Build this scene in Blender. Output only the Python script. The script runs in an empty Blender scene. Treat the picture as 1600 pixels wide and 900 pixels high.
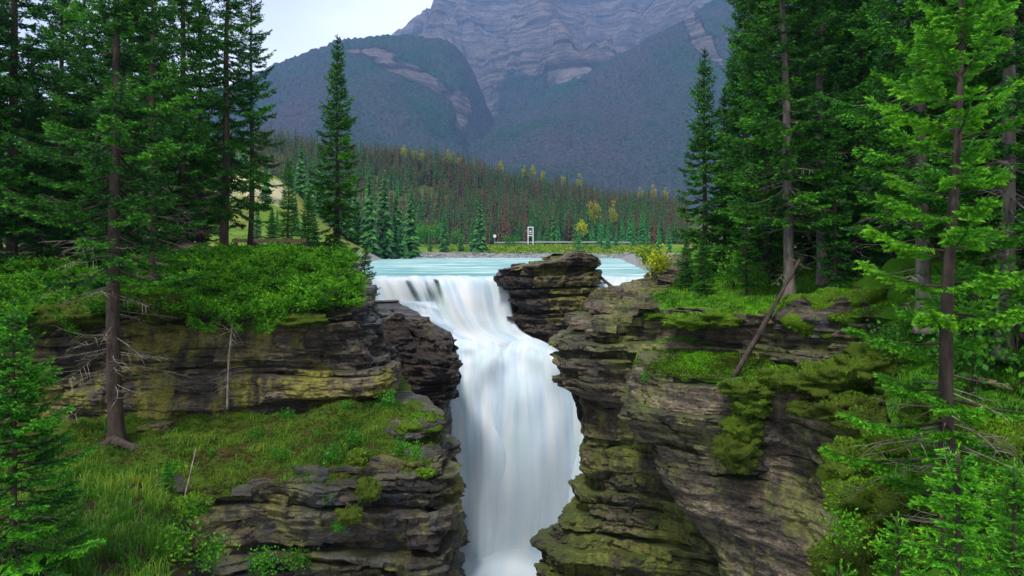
import bpy, math, random
import numpy as np
from mathutils import Vector, Matrix

R = math.radians
sc = bpy.context.scene
# ---------------------------------------------------------------- camera, sky, sun, exposure
F, HY, CZ = 1066.67, 395.0, 1.6          # focal length and horizon of the photograph (1600 px wide), eye height over the river
cam = bpy.data.cameras.new('camera'); cam.lens = 24; cam.sensor_width = 36
cam.shift_y = -55 / 1600; cam.clip_start = 0.1; cam.clip_end = 30000
camo = bpy.data.objects.new('camera', cam); sc.collection.objects.link(camo)
camo.location = (0, 0, CZ); camo.rotation_euler = (R(90), 0, 0); sc.camera = camo

SUN = Vector((-0.26, -0.55, 1.0)).normalized()
sun = bpy.data.lights.new('sun', 'SUN'); sun.energy = 1.5; sun.angle = R(11); sun.color = (1.0, 0.95, 0.87)
suno = bpy.data.objects.new('sun', sun); sc.collection.objects.link(suno)
suno.rotation_euler = (-SUN).to_track_quat('-Z', 'Y').to_euler(); suno.location = (-30, -40, 80)

wd = bpy.data.worlds.new('World'); sc.world = wd; wd.use_nodes = True
wn = wd.node_tree; wn.nodes.clear()


def nd(nt, typ, ins=None, **props):
    n = nt.nodes.new('ShaderNode' + typ)
    for k, v in props.items():
        setattr(n, k, v)
    for k, v in (ins or {}).items():
        s = n.inputs[k]
        if isinstance(v, bpy.types.NodeSocket):
            nt.links.new(v, s)
        else:
            s.default_value = v
    return n


def mixc(nt, fac, a, b, blend='MIX'):
    n = nt.nodes.new('ShaderNodeMix'); n.data_type = 'RGBA'; n.blend_type = blend
    for idx, v in ((0, fac), (6, a), (7, b)):
        if isinstance(v, bpy.types.NodeSocket):
            nt.links.new(v, n.inputs[idx])
        elif idx == 0:
            n.inputs[0].default_value = v
        else:
            n.inputs[idx].default_value = (v[0], v[1], v[2], 1)
    return n.outputs[2]


def ramp(nt, fac, stops, interp='LINEAR'):
    n = nd(nt, 'ValToRGB', {'Fac': fac}); cr = n.color_ramp; cr.interpolation = interp
    while len(cr.elements) < len(stops):
        cr.elements.new(0.5)
    for e, (p, c) in zip(cr.elements, stops):
        e.position = p
        e.color = (c, c, c, 1) if not hasattr(c, '__len__') else (c[0], c[1], c[2], 1)
    return n.outputs['Color']


def noise(nt, vec, scale, detail=4, rough=0.55, scl=None, **kw):
    if scl is not None:
        vec = nd(nt, 'VectorMath', {0: vec, 1: scl}, operation='MULTIPLY').outputs[0]
    return nd(nt, 'TexNoise', {'Vector': vec, 'Scale': scale, 'Detail': detail, 'Roughness': rough, **kw}).outputs['Fac']


def math_(nt, op, a, b=0.0, clamp=False):
    return nd(nt, 'Math', {0: a, 1: b}, operation=op, use_clamp=clamp).outputs[0]


sky = nd(wn, 'TexSky', sky_type='NISHITA', sun_disc=False, sun_elevation=math.asin(SUN.z),
         sun_rotation=math.atan2(SUN.x, SUN.y) % (2 * math.pi), air_density=1.0, dust_density=2.0)
tc = nd(wn, 'TexCoord').outputs['Generated']
cl = noise(wn, tc, 2.3, 5, 0.5, (1, 1, 2.2))
cl2 = noise(wn, tc, 1.1, 3, 0.5, (1, 1, 2.0))
cloudc = mixc(wn, ramp(wn, cl2, [(0.35, 0.0), (0.7, 1.0)]), (6.0, 6.6, 7.5), (9.4, 9.6, 9.8))
skyc = mixc(wn, ramp(wn, cl, [(0.30, 0.72), (0.55, 1.0)]), sky.outputs['Color'], cloudc)
bg = nd(wn, 'Background', {'Color': skyc, 'Strength': 0.062})
nd(wn, 'OutputWorld', {'Surface': bg.outputs[0]})

vs = sc.view_settings
sc.display_settings.display_device = 'sRGB'
vs.view_transform = 'Standard'; vs.look = 'None'; vs.exposure = 1.38; vs.gamma = 1.0; vs.use_curve_mapping = False
cy = sc.cycles
cy.use_denoising = True
try:
    cy.denoiser = 'OPENIMAGEDENOISE'
except Exception:
    pass
cy.use_adaptive_sampling = False
try:
    cy.denoising_input_passes = 'RGB_ALBEDO_NORMAL'; cy.denoising_prefilter = 'NONE'; cy.denoising_quality = 'HIGH'
except Exception:
    pass
cy.max_bounces = 6; cy.diffuse_bounces = 4; cy.glossy_bounces = 2; cy.transmission_bounces = 2
cy.transparent_max_bounces = 12; cy.volume_bounces = 1
cy.caustics_reflective = False; cy.caustics_refractive = False
cy.sample_clamp_indirect = 4.0

# ---------------------------------------------------------------- helpers
COL = sc.collection
LABELS = {}


def P(px, py, Y):
    return np.array([(px - 800) / F * Y, Y, CZ - (py - HY) / F * Y])


def X_at(px, Y):
    return (px - 800) / F * Y


def tag(o, label=None, cat=None, group=None, kind=None):
    if label: o['label'] = label
    if cat: o['category'] = cat
    if group: o['group'] = group
    if kind: o['kind'] = kind
    return o


def empty(name, loc, rz=0.0, scale=1.0):
    o = bpy.data.objects.new(name, None); COL.objects.link(o)
    o.location = loc; o.rotation_euler = (0, 0, rz); o.scale = (scale,) * 3
    o.empty_display_size = 0.2
    return o


def make_mesh(name, V, faces, mats, attrs=None, smooth=False, matidx=None, sharp=None):
    me = bpy.data.meshes.new(name)
    V = np.asarray(V, dtype=np.float32)
    fl = [np.asarray(f, dtype=np.int32) for f in (faces if isinstance(faces, list) else [faces]) if len(f)]
    me.vertices.add(len(V)); me.vertices.foreach_set('co', V.ravel())
    sizes = np.concatenate([np.full(len(f), f.shape[1], np.int32) for f in fl])
    loops = np.concatenate([f.ravel() for f in fl])
    me.loops.add(len(loops)); me.loops.foreach_set('vertex_index', loops)
    me.polygons.add(len(sizes))
    starts = np.concatenate([[0], np.cumsum(sizes)[:-1]]).astype(np.int32)
    me.polygons.foreach_set('loop_start', starts); me.polygons.foreach_set('loop_total', sizes)
    if smooth:
        me.polygons.foreach_set('use_smooth', np.ones(len(sizes), dtype=bool))
    else:
        me.polygons.foreach_set('use_smooth', np.zeros(len(sizes), dtype=bool))
    for m in (mats if isinstance(mats, (list, tuple)) else [mats]):
        me.materials.append(m)
    if matidx is not None:
        me.polygons.foreach_set('material_index', np.asarray(matidx, dtype=np.int32))
    for an, av in (attrs or {}).items():
        if an == 'UV':
            uv = me.uv_layers.new(name='UVMap'); uv.uv.foreach_set('vector', np.asarray(av, np.float32)[loops].ravel())
        else:
            a = me.attributes.new(an, 'FLOAT', 'POINT'); a.data.foreach_set('value', np.asarray(av, np.float32))
    me.update(); me.validate()
    if sharp:
        me.set_sharp_from_angle(angle=R(sharp))
    return me


def link(name, me, parent=None, loc=None, color=None):
    o = bpy.data.objects.new(name, me); COL.objects.link(o)
    if parent: o.parent = parent
    if loc is not None: o.location = loc
    if color is not None: o.color = color
    return o


def _h(ix, iy, iz, seed):
    h = (ix.astype(np.int64) * 374761393 + iy.astype(np.int64) * 668265263 + iz.astype(np.int64) * 2147483647 + seed * 974634777) & 0xFFFFFFFF
    h = ((h ^ (h >> 13)) * 1274126177) & 0xFFFFFFFF
    h = ((h ^ (h >> 16)) * 2246822519) & 0xFFFFFFFF
    return ((h ^ (h >> 15)) & 0xFFFFFF) / float(0x7FFFFF) - 1.0


def vn(x, y, z=0.0, seed=0):
    x, y, z = np.broadcast_arrays(np.asarray(x, float), np.asarray(y, float), np.asarray(z, float))
    i, j, k = np.floor(x).astype(np.int64), np.floor(y).astype(np.int64), np.floor(z).astype(np.int64)
    fx, fy, fz = x - i, y - j, z - k
    fx, fy, fz = (t * t * (3 - 2 * t) for t in (fx, fy, fz))
    out = 0
    for a in (0, 1):
        for b in (0, 1):
            for c in (0, 1):
                out = out + _h(i + a, j + b, k + c, seed) * (fx if a else 1 - fx) * (fy if b else 1 - fy) * (fz if c else 1 - fz)
    return out


def fbm(x, y, z=0.0, oct=4, seed=0, gain=0.5):
    out, amp = 0, 1.0
    for o in range(oct):
        f = 2.03 ** o
        out = out + amp * vn(np.asarray(x) * f, np.asarray(y) * f, np.asarray(z) * f, seed + o * 7); amp *= gain
    return out


def interp(v, pts):
    pts = sorted(pts); return np.interp(v, [p[0] for p in pts], [p[1] for p in pts])


def sstep(a, b, x):
    t = np.clip((x - a) / (b - a), 0, 1); return t * t * (3 - 2 * t)


def grid_faces(nu, nv):
    i = np.arange((nu - 1) * (nv - 1)); r, c = i // (nv - 1), i % (nv - 1)
    a = r * nv + c
    return np.stack([a, a + nv, a + nv + 1, a + 1], 1)


def tube(pts, rad, sides=6, cap=True):
    pts = np.asarray(pts, float); rad = np.broadcast_to(rad, (len(pts),)).astype(float)
    d = np.gradient(pts, axis=0); d /= np.linalg.norm(d, axis=1, keepdims=True) + 1e-9
    up = np.where(np.abs(d[:, 2:3]) > 0.9, np.array([[1., 0, 0]]), np.array([[0, 0, 1.]]))
    a = np.cross(d, up); a /= np.linalg.norm(a, axis=1, keepdims=True) + 1e-9
    b = np.cross(d, a)
    th = np.arange(sides) / sides * 2 * np.pi
    V = pts[:, None] + rad[:, None, None] * (a[:, None] * np.cos(th)[None, :, None] + b[:, None] * np.sin(th)[None, :, None])
    n = len(pts); fs = []
    i = np.arange(n - 1)[:, None] * sides; j = np.arange(sides)[None]
    q = np.stack([i + j, i + (j + 1) % sides, i + sides + (j + 1) % sides, i + sides + j], -1).reshape(-1, 4)
    V = V.reshape(-1, 3)
    if cap:
        e0, e1 = len(V), len(V) + 1
        V = np.vstack([V, pts[:1], pts[-1:]])
        j = np.arange(sides)
        q2 = np.stack([np.full(sides, e0), (j + 1) % sides, j], 1)
        b0 = (n - 1) * sides
        q3 = np.stack([np.full(sides, e1), b0 + j, b0 + (j + 1) % sides], 1)
        return V, [q, np.vstack([q2, q3])]
    return V, [q]


class Acc:
    """collects vertices and faces of one mesh"""
    def __init__(s): s.V, s.F, s.n, s.T = [], {}, 0, []
    def add(s, V, faces, tint=0.5):
        for f in (faces if isinstance(faces, list) else [faces]):
            f = np.asarray(f)
            if len(f): s.F.setdefault(f.shape[1], []).append(f + s.n)
        V = np.asarray(V, float); s.V.append(V); s.n += len(V); s.T.append(np.broadcast_to(np.asarray(tint, float), (len(V),)))
    def mesh(s, name, mats, **kw):
        return make_mesh(name, np.vstack(s.V), [np.vstack(v) for v in s.F.values()], mats, attrs={'tint': np.concatenate(s.T)}, **kw)


# ---------------------------------------------------------------- materials
def new_mat(name):
    m = bpy.data.materials.new(name); m.use_nodes = True; m.node_tree.nodes.clear(); return m, m.node_tree


def out(nt, surf, vol=None):
    o = nd(nt, 'OutputMaterial')
    if surf is not None: nt.links.new(surf, o.inputs['Surface'])
    if vol is not None: nt.links.new(vol, o.inputs['Volume'])


def geo(nt): return nd(nt, 'NewGeometry')


def rock_mat(name, dark, mid, pale, lichen=(0.20, 0.19, 0.04), lich=0.5, wet=0.3, moss=0.5, blue=0.0, mossc=(0.035, 0.075, 0.008)):
    m, nt = new_mat(name); g = geo(nt); pos = g.outputs['Position']
    st = noise(nt, pos, 1.0, 6, 0.62, (0.45, 0.45, 3.2), Distortion=0.4)
    c = ramp(nt, st, [(0.34, dark), (0.50, mid), (0.66, pale)])
    fine = noise(nt, pos, 9, 5, 0.65, (1, 1, 1.8))
    c = mixc(nt, 0.75, c, ramp(nt, fine, [(0.34, 0.22), (0.66, 1.1)]), 'MULTIPLY')
    grit = noise(nt, pos, 38, 3, 0.7, (1, 1, 2.5))
    c = mixc(nt, 0.8, c, ramp(nt, grit, [(0.36, 0.25), (0.5, 0.95), (0.66, 1.5)]), 'MULTIPLY')
    crk = noise(nt, pos, 1.0, 3, 0.6, (0.7, 0.7, 11.0), Distortion=0.5)
    c = mixc(nt, math_(nt, 'MULTIPLY', ramp(nt, math_(nt, 'ABSOLUTE', math_(nt, 'SUBTRACT', crk, 0.5)), [(0.0, 1.0), (0.028, 0.0)]), 0.8), c, (0.010, 0.008, 0.008))
    oi = nd(nt, 'ObjectInfo').outputs['Random']
    c = mixc(nt, 0.7, c, ramp(nt, oi, [(0.0, (0.55, 0.52, 0.5)), (0.5, (1.0, 0.97, 0.92)), (1.0, (1.35, 1.2, 1.0))]), 'MULTIPLY')
    # lichen in patches and runs down the face
    l1 = noise(nt, pos, 0.55, 3, 0.5, (1, 1, 0.7)); l2 = noise(nt, pos, 2.2, 4, 0.6, (1.3, 1.3, 0.35))
    lm = math_(nt, 'ADD', math_(nt, 'MULTIPLY', l1, 0.7), math_(nt, 'MULTIPLY', l2, 0.45))
    lm = ramp(nt, lm, [(0.64 - 0.16 * lich, 0.0), (0.74 - 0.12 * lich, 1.0)])
    lm = math_(nt, 'MULTIPLY', lm, ramp(nt, fine, [(0.30, 0.35), (0.6, 1.0)]))
    lm = math_(nt, 'MULTIPLY', lm, min(1.0, 0.35 + lich))
    lc = mixc(nt, noise(nt, pos, 3.3, 3), (lichen[0] * 0.55, lichen[1] * 0.6, lichen[2] * 0.5), (lichen[0] * 1.35, lichen[1] * 1.3, lichen[2] * 1.6))
    c = mixc(nt, lm, c, lc)
    # dark mineral runs
    dk = noise(nt, pos, 1.6, 4, 0.6, (1.8, 1.8, 0.22))
    c = mixc(nt, math_(nt, 'MULTIPLY', ramp(nt, dk, [(0.50, 0.0), (0.66, 1.0)]), 0.6), c, (0.018, 0.016, 0.016))
    if blue:
        b1 = noise(nt, pos, 0.9, 3, 0.5)
        c = mixc(nt, math_(nt, 'MULTIPLY', ramp(nt, b1, [(0.48, 0.0), (0.62, 1.0)]), blue), c, (0.055, 0.065, 0.085))
    # moss on what faces up
    nz = nd(nt, 'SeparateXYZ', {0: g.outputs['Normal']}).outputs['Z']
    mm = math_(nt, 'ADD', nz, math_(nt, 'MULTIPLY', math_(nt, 'SUBTRACT', noise(nt, pos, 1.7, 4, 0.6), 0.5), 1.6))
    mm = ramp(nt, mm, [(0.98 - 0.5 * moss, 0.0), (1.1 - 0.45 * moss, 1.0)])
    mc = mixc(nt, noise(nt, pos, 4, 3), (mossc[0] * 1.7, mossc[1] * 0.95, mossc[2]), mossc)
    c = mixc(nt, math_(nt, 'MULTIPLY', mm, min(1, moss * 1.3)), c, mc)
    wm = noise(nt, pos, 0.8, 3, 0.5)
    ro = ramp(nt, wm, [(0.5 - 0.2 * wet, 0.85), (0.62 - 0.1 * wet, 0.85 - 0.55 * wet)])
    h1 = noise(nt, pos, 2.0, 8, 0.68, (0.8, 0.8, 4.0)); h2 = noise(nt, pos, 16, 8, 0.72)
    hh = math_(nt, 'ADD', h1, math_(nt, 'MULTIPLY', h2, 0.6))
    bp = nd(nt, 'Bump', {'Height': hh, 'Strength': 1.0, 'Distance': 0.14})
    b = nd(nt, 'BsdfPrincipled', {'Base Color': c, 'Roughness': ro, 'Normal': bp.outputs[0], 'Specular IOR Level': 0.4})
    out(nt, b.outputs[0]); return m


def foliage_mat(name, dark, mid, light, transl=0.25, rough=0.6, rnd=0.25):
    m, nt = new_mat(name)
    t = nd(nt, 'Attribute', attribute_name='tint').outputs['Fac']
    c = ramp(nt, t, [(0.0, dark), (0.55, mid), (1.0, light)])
    oi = nd(nt, 'ObjectInfo')
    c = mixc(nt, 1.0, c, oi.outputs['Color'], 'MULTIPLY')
    pos = geo(nt).outputs['Position']
    c = mixc(nt, 0.7, c, ramp(nt, noise(nt, pos, 1.3, 3), [(0.3, (0.55, 0.6, 0.6)), (0.7, (1.3, 1.2, 1.0))]), 'MULTIPLY')
    b = nd(nt, 'BsdfPrincipled', {'Base Color': c, 'Roughness': rough, 'Specular IOR Level': 0.25})
    tr = nd(nt, 'BsdfTranslucent', {'Color': c})
    mx = nd(nt, 'MixShader', {0: transl, 1: b.outputs[0], 2: tr.outputs[0]})
    out(nt, mx.outputs[0]); return m


def ground_mat(name, soil, green, green2, amount=0.5, bumpd=0.08):
    m, nt = new_mat(name); g = geo(nt); pos = g.outputs['Position']
    n1 = noise(nt, pos, 0.9, 6, 0.62); n2 = noise(nt, pos, 7, 5, 0.65)
    gc = mixc(nt, noise(nt, pos, 2.3, 4), green, green2)
    c = mixc(nt, ramp(nt, n1, [(0.62 - 0.3 * amount, 0.0), (0.72 - 0.25 * amount, 1.0)]), soil, gc)
    c = mixc(nt, 0.6, c, ramp(nt, n2, [(0.3, 0.4), (0.7, 1.1)]), 'MULTIPLY')
    bp = nd(nt, 'Bump', {'Height': noise(nt, pos, 12, 8, 0.7), 'Strength': 1.0, 'Distance': bumpd})
    b = nd(nt, 'BsdfPrincipled', {'Base Color': c, 'Roughness': 0.9, 'Normal': bp.outputs[0], 'Specular IOR Level': 0.15})
    out(nt, b.outputs[0]); return m


def plain_mat(name, c1, c2, scale=6, rough=0.8, scl=(1, 1, 1), bump=0.02, metallic=0.0, coords='Position'):
    m, nt = new_mat(name)
    pos = geo(nt).outputs['Position'] if coords == 'Position' else nd(nt, 'TexCoord').outputs['Object']
    n = noise(nt, pos, scale, 6, 0.65, scl)
    c = mixc(nt, ramp(nt, n, [(0.32, 0.0), (0.68, 1.0)]), c1, c2)
    bp = nd(nt, 'Bump', {'Height': n, 'Strength': 0.8, 'Distance': bump})
    b = nd(nt, 'BsdfPrincipled', {'Base Color': c, 'Roughness': rough, 'Normal': bp.outputs[0], 'Metallic': metallic, 'Specular IOR Level': 0.25})
    out(nt, b.outputs[0]); return m


M = {}
M['rock_left'] = rock_mat('rock_left', (0.022, 0.019, 0.018), (0.11, 0.09, 0.072), (0.27, 0.23, 0.185), lichen=(0.26, 0.24, 0.03), lich=0.72, wet=0.35, moss=0.3)
M['rock_low'] = rock_mat('rock_low', (0.014, 0.012, 0.012), (0.075, 0.058, 0.050), (0.25, 0.205, 0.165), lich=0.45, wet=0.7, moss=0.25, blue=0.55)
M['rock_wet'] = rock_mat('rock_wet', (0.020, 0.016, 0.015), (0.060, 0.042, 0.034), (0.13, 0.10, 0.085), lich=0.06, wet=0.9, moss=0.0, blue=0.15)
M['rock_isle'] = rock_mat('rock_isle', (0.025, 0.020, 0.018), (0.095, 0.075, 0.055), (0.24, 0.20, 0.14), lich=0.8, wet=0.4, moss=0.15)
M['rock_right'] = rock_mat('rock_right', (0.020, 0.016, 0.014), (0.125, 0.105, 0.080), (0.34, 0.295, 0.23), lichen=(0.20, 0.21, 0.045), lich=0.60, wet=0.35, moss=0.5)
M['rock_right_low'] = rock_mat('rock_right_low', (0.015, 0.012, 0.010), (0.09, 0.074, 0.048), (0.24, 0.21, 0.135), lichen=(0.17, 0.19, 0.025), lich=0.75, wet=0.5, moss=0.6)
M['slate'] = rock_mat('slate', (0.06, 0.065, 0.075), (0.20, 0.21, 0.23), (0.40, 0.42, 0.45), lich=0.05, wet=0.8, moss=0.0)
M['bark'] = plain_mat('bark', (0.016, 0.011, 0.009), (0.075, 0.056, 0.044), 7, 0.9, (1, 1, 0.25), 0.03)
M['bark_grey'] = plain_mat('bark_grey', (0.05, 0.042, 0.037), (0.19, 0.165, 0.145), 8, 0.9, (1, 1, 0.22), 0.03)
M['deadwood'] = plain_mat('deadwood', (0.09, 0.075, 0.06), (0.26, 0.225, 0.18), 9, 0.85, (1, 1, 0.4), 0.01)
M['palewood'] = plain_mat('palewood', (0.13, 0.09, 0.04), (0.34, 0.26, 0.12), 7, 0.8, (1, 1, 1), 0.015)
M['spruce'] = foliage_mat('spruce_needles', (0.003, 0.018, 0.005), (0.014, 0.088, 0.010), (0.085, 0.32, 0.014))
M['spruce_bright'] = foliage_mat('spruce_young_needles', (0.008, 0.060, 0.005), (0.065, 0.29, 0.010), (0.21, 0.54, 0.020), transl=0.3)
M['juniper'] = foliage_mat('juniper_needles', (0.006, 0.036, 0.003), (0.036, 0.185, 0.005), (0.15, 0.44, 0.010))
M['herb'] = foliage_mat('herb_leaves', (0.02, 0.09, 0.006), (0.055, 0.23, 0.010), (0.14, 0.40, 0.015), transl=0.35)
M['grass'] = foliage_mat('grass_blades', (0.018, 0.075, 0.004), (0.06, 0.21, 0.008), (0.20, 0.29, 0.03), transl=0.3)
M['moss'] = foliage_mat('moss_fuzz', (0.034, 0.040, 0.002), (0.055, 0.105, 0.003), (0.11, 0.30, 0.004), transl=0.15, rough=0.9)
M['aspen'] = foliage_mat('aspen_leaves', (0.18, 0.20, 0.02), (0.36, 0.38, 0.03), (0.55, 0.52, 0.05), transl=0.3)
M['far_tree'] = foliage_mat('far_needles', (0.010, 0.034, 0.010), (0.026, 0.085, 0.018), (0.055, 0.155, 0.025), transl=0.15)
M['ground_left'] = ground_mat('ground_left', (0.030, 0.019, 0.009), (0.020, 0.060, 0.006), (0.05, 0.06, 0.008), 0.6)
M['ground_ledge'] = ground_mat('ground_ledge', (0.050, 0.030, 0.010), (0.070, 0.085, 0.006), (0.035, 0.110, 0.006), 0.8)
M['ground_right'] = ground_mat('ground_right', (0.020, 0.014, 0.007), (0.045, 0.16, 0.004), (0.085, 0.25, 0.006), 0.9)

# ---------------------------------------------------------------- ground heights
def gL(x, y):
    return interp(y, [(10, -1.2), (19, -0.9), (22, -0.6), (24.5, 0.05), (27, 0.85), (31, 1.65), (36, 1.8), (60, 1.9)]) + 0.16 * fbm(x * 0.5, y * 0.5, 0, 3, 3)


def gR(x, y):
    z = -0.85 + 0.11 * (x - 3) + 0.06 * (y - 25)
    z = z - 0.95 * (1 - sstep(2.0, 4.9, x)) * (1 - sstep(29, 33, y))
    return np.minimum(z, 1.7) + 0.14 * fbm(x * 0.6, y * 0.6, 0, 3, 5)


def gLedge(x, y):                                   # the mossy ledge under the upper left wall
    hump = 0.85 * np.exp(-((x + 4.2) / 2.0) ** 2 - ((y - 20.9) / 1.3) ** 2) + 0.30 * np.exp(-((x + 7.2) / 1.4) ** 2 - ((y - 20.6) / 0.9) ** 2)
    return -4.15 + 0.10 * (y - 18) + hump + 0.20 * fbm(x * 0.9, y * 0.9, 0, 3, 9) - 0.25 * sstep(18.9, 17.8, y)


def gSlope(x, y):                                   # grass slope at the lower left
    edge = -8.7 + (17.0 - y) * 0.62                 # right of this line it drops into the gorge
    z = -4.05 - 0.03 * (17 - y) + 0.12 * fbm(x * 0.7, y * 0.7, 0, 3, 12)
    return z - np.maximum(0, x - edge + 0.8) ** 1.5 * 0.45 + 0.05 * np.maximum(0, -x - 10)


def gRslope(x, y):
    edge = interp(y, [(7.5, 3.9), (11.5, 6.9)])
    z = -4.3 + 0.52 * (x - 7.2) + 0.19 * (y - 11) + interp(y, [(5, 4.6), (7.2, 4.0), (8.5, 2.65), (9.6, 1.9), (11.5, 0.6), (14, 0)])
    z = z + 0.8 * np.exp(-((x - 7.6) / 1.2) ** 2 - ((y - 14) / 1.5) ** 2) + 0.22 * fbm(x * 0.6, y * 0.6, 0, 3, 15)
    return np.minimum(z, np.maximum(-1.4, -1.4 + 0.4 * (y - 11))) - 1.2 * np.maximum(0, edge - x) ** 1.3


def on_ray(px, py, gfun, y0, y1, default=None):
    """first point along a line of sight where the ground is met"""
    Y = np.linspace(y0, y1, 400); x = X_at(px, Y); z = CZ - (py - HY) / F * Y; h = np.nonzero(gfun(x, Y) >= z)[0]
    k = h[0] if len(h) else (len(Y) - 1 if default is None else int(np.argmin(np.abs(Y - default))))
    return np.array([x[k], Y[k], float(gfun(x[k:k + 1], Y[k:k + 1])[0])])


def gRstep(x, y):                                   # mossy step on top of the right buttress
    return -2.42 + 0.30 * np.maximum(0, y - 21.6 + (x - 7) * 0.6) + 0.12 * fbm(x * 0.8, y * 0.8, 0, 3, 17)


def gIsle(x, y):
    return interp(x, [(-1, 0.45), (0.5, 0.75), (1.6, 0.85), (3.2, 1.2), (3.9, 1.55), (4.7, 1.5), (5.2, 0.95), (6, 0.7)]) + 0.05 * fbm(x, y, 0, 3, 21)


# ---------------------------------------------------------------- layered rock walls
def catmull(pts, n):
    pts = np.asarray(pts, float); k = len(pts)
    t = np.linspace(0, k - 1, n); i = np.minimum(t.astype(int), k - 2); f = (t - i)[:, None]
    p0 = pts[np.maximum(i - 1, 0)]; p1 = pts[i]; p2 = pts[i + 1]; p3 = pts[np.minimum(i + 2, k - 1)]
    return 0.5 * (2 * p1 + (p2 - p0) * f + (2 * p0 - 5 * p1 + 4 * p2 - p3) * f ** 2 + (3 * p1 - p0 - 3 * p2 + p3) * f ** 3)


class Wall:
    NS = 240
    def __init__(s, levels):
        s.z = np.array([l[0] for l in levels])[::-1]
        raw = np.array([l[1] for l in levels], float)[::-1]
        s.G = np.array([catmull(p, s.NS) for p in raw])
        mid = s.G[len(s.G) // 2]
        s.L = np.linalg.norm(np.diff(mid, axis=0), axis=1).sum()
    def base(s, t, z):
        t, z = np.broadcast_arrays(t, z)
        a = np.clip(t, 0, 1) * (s.NS - 1); i = np.minimum(a.astype(int), s.NS - 2); f = (a - i)[..., None]
        b = np.interp(z, s.z, np.arange(len(s.z))); k = np.minimum(b.astype(int), len(s.z) - 2); g = (b - k)[..., None]
        def row(kk): return s.G[kk, i] * (1 - f) + s.G[kk, i + 1] * f
        return row(k) * (1 - g) + row(k + 1) * g
    def normal(s, t, z):
        d = s.base(np.clip(t + 0.008, 0, 1), z) - s.base(np.clip(t - 0.008, 0, 1), z)
        n = np.stack([d[..., 1], -d[..., 0]], -1); return n / (np.linalg.norm(n, axis=-1, keepdims=True) + 1e-9)


def beds_between(top, bot, seed, thin=(0.10, 0.42), massive=()):
    rng = np.random.default_rng(seed); z = top; o = [top]
    while z > bot + 1e-6:
        hit = [m for m in massive if m[1] < z <= m[0] + 1e-6]
        if hit: z = hit[0][1]
        else:
            nz = z - rng.uniform(*thin) * (1 if rng.random() < 0.75 else 1.8)
            for m in massive:
                if nz < m[0] < z: nz = m[0]
            z = nz
        z = max(z, bot)
        if z - bot < 0.1: z = bot
        o.append(z)
    return o


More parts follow.
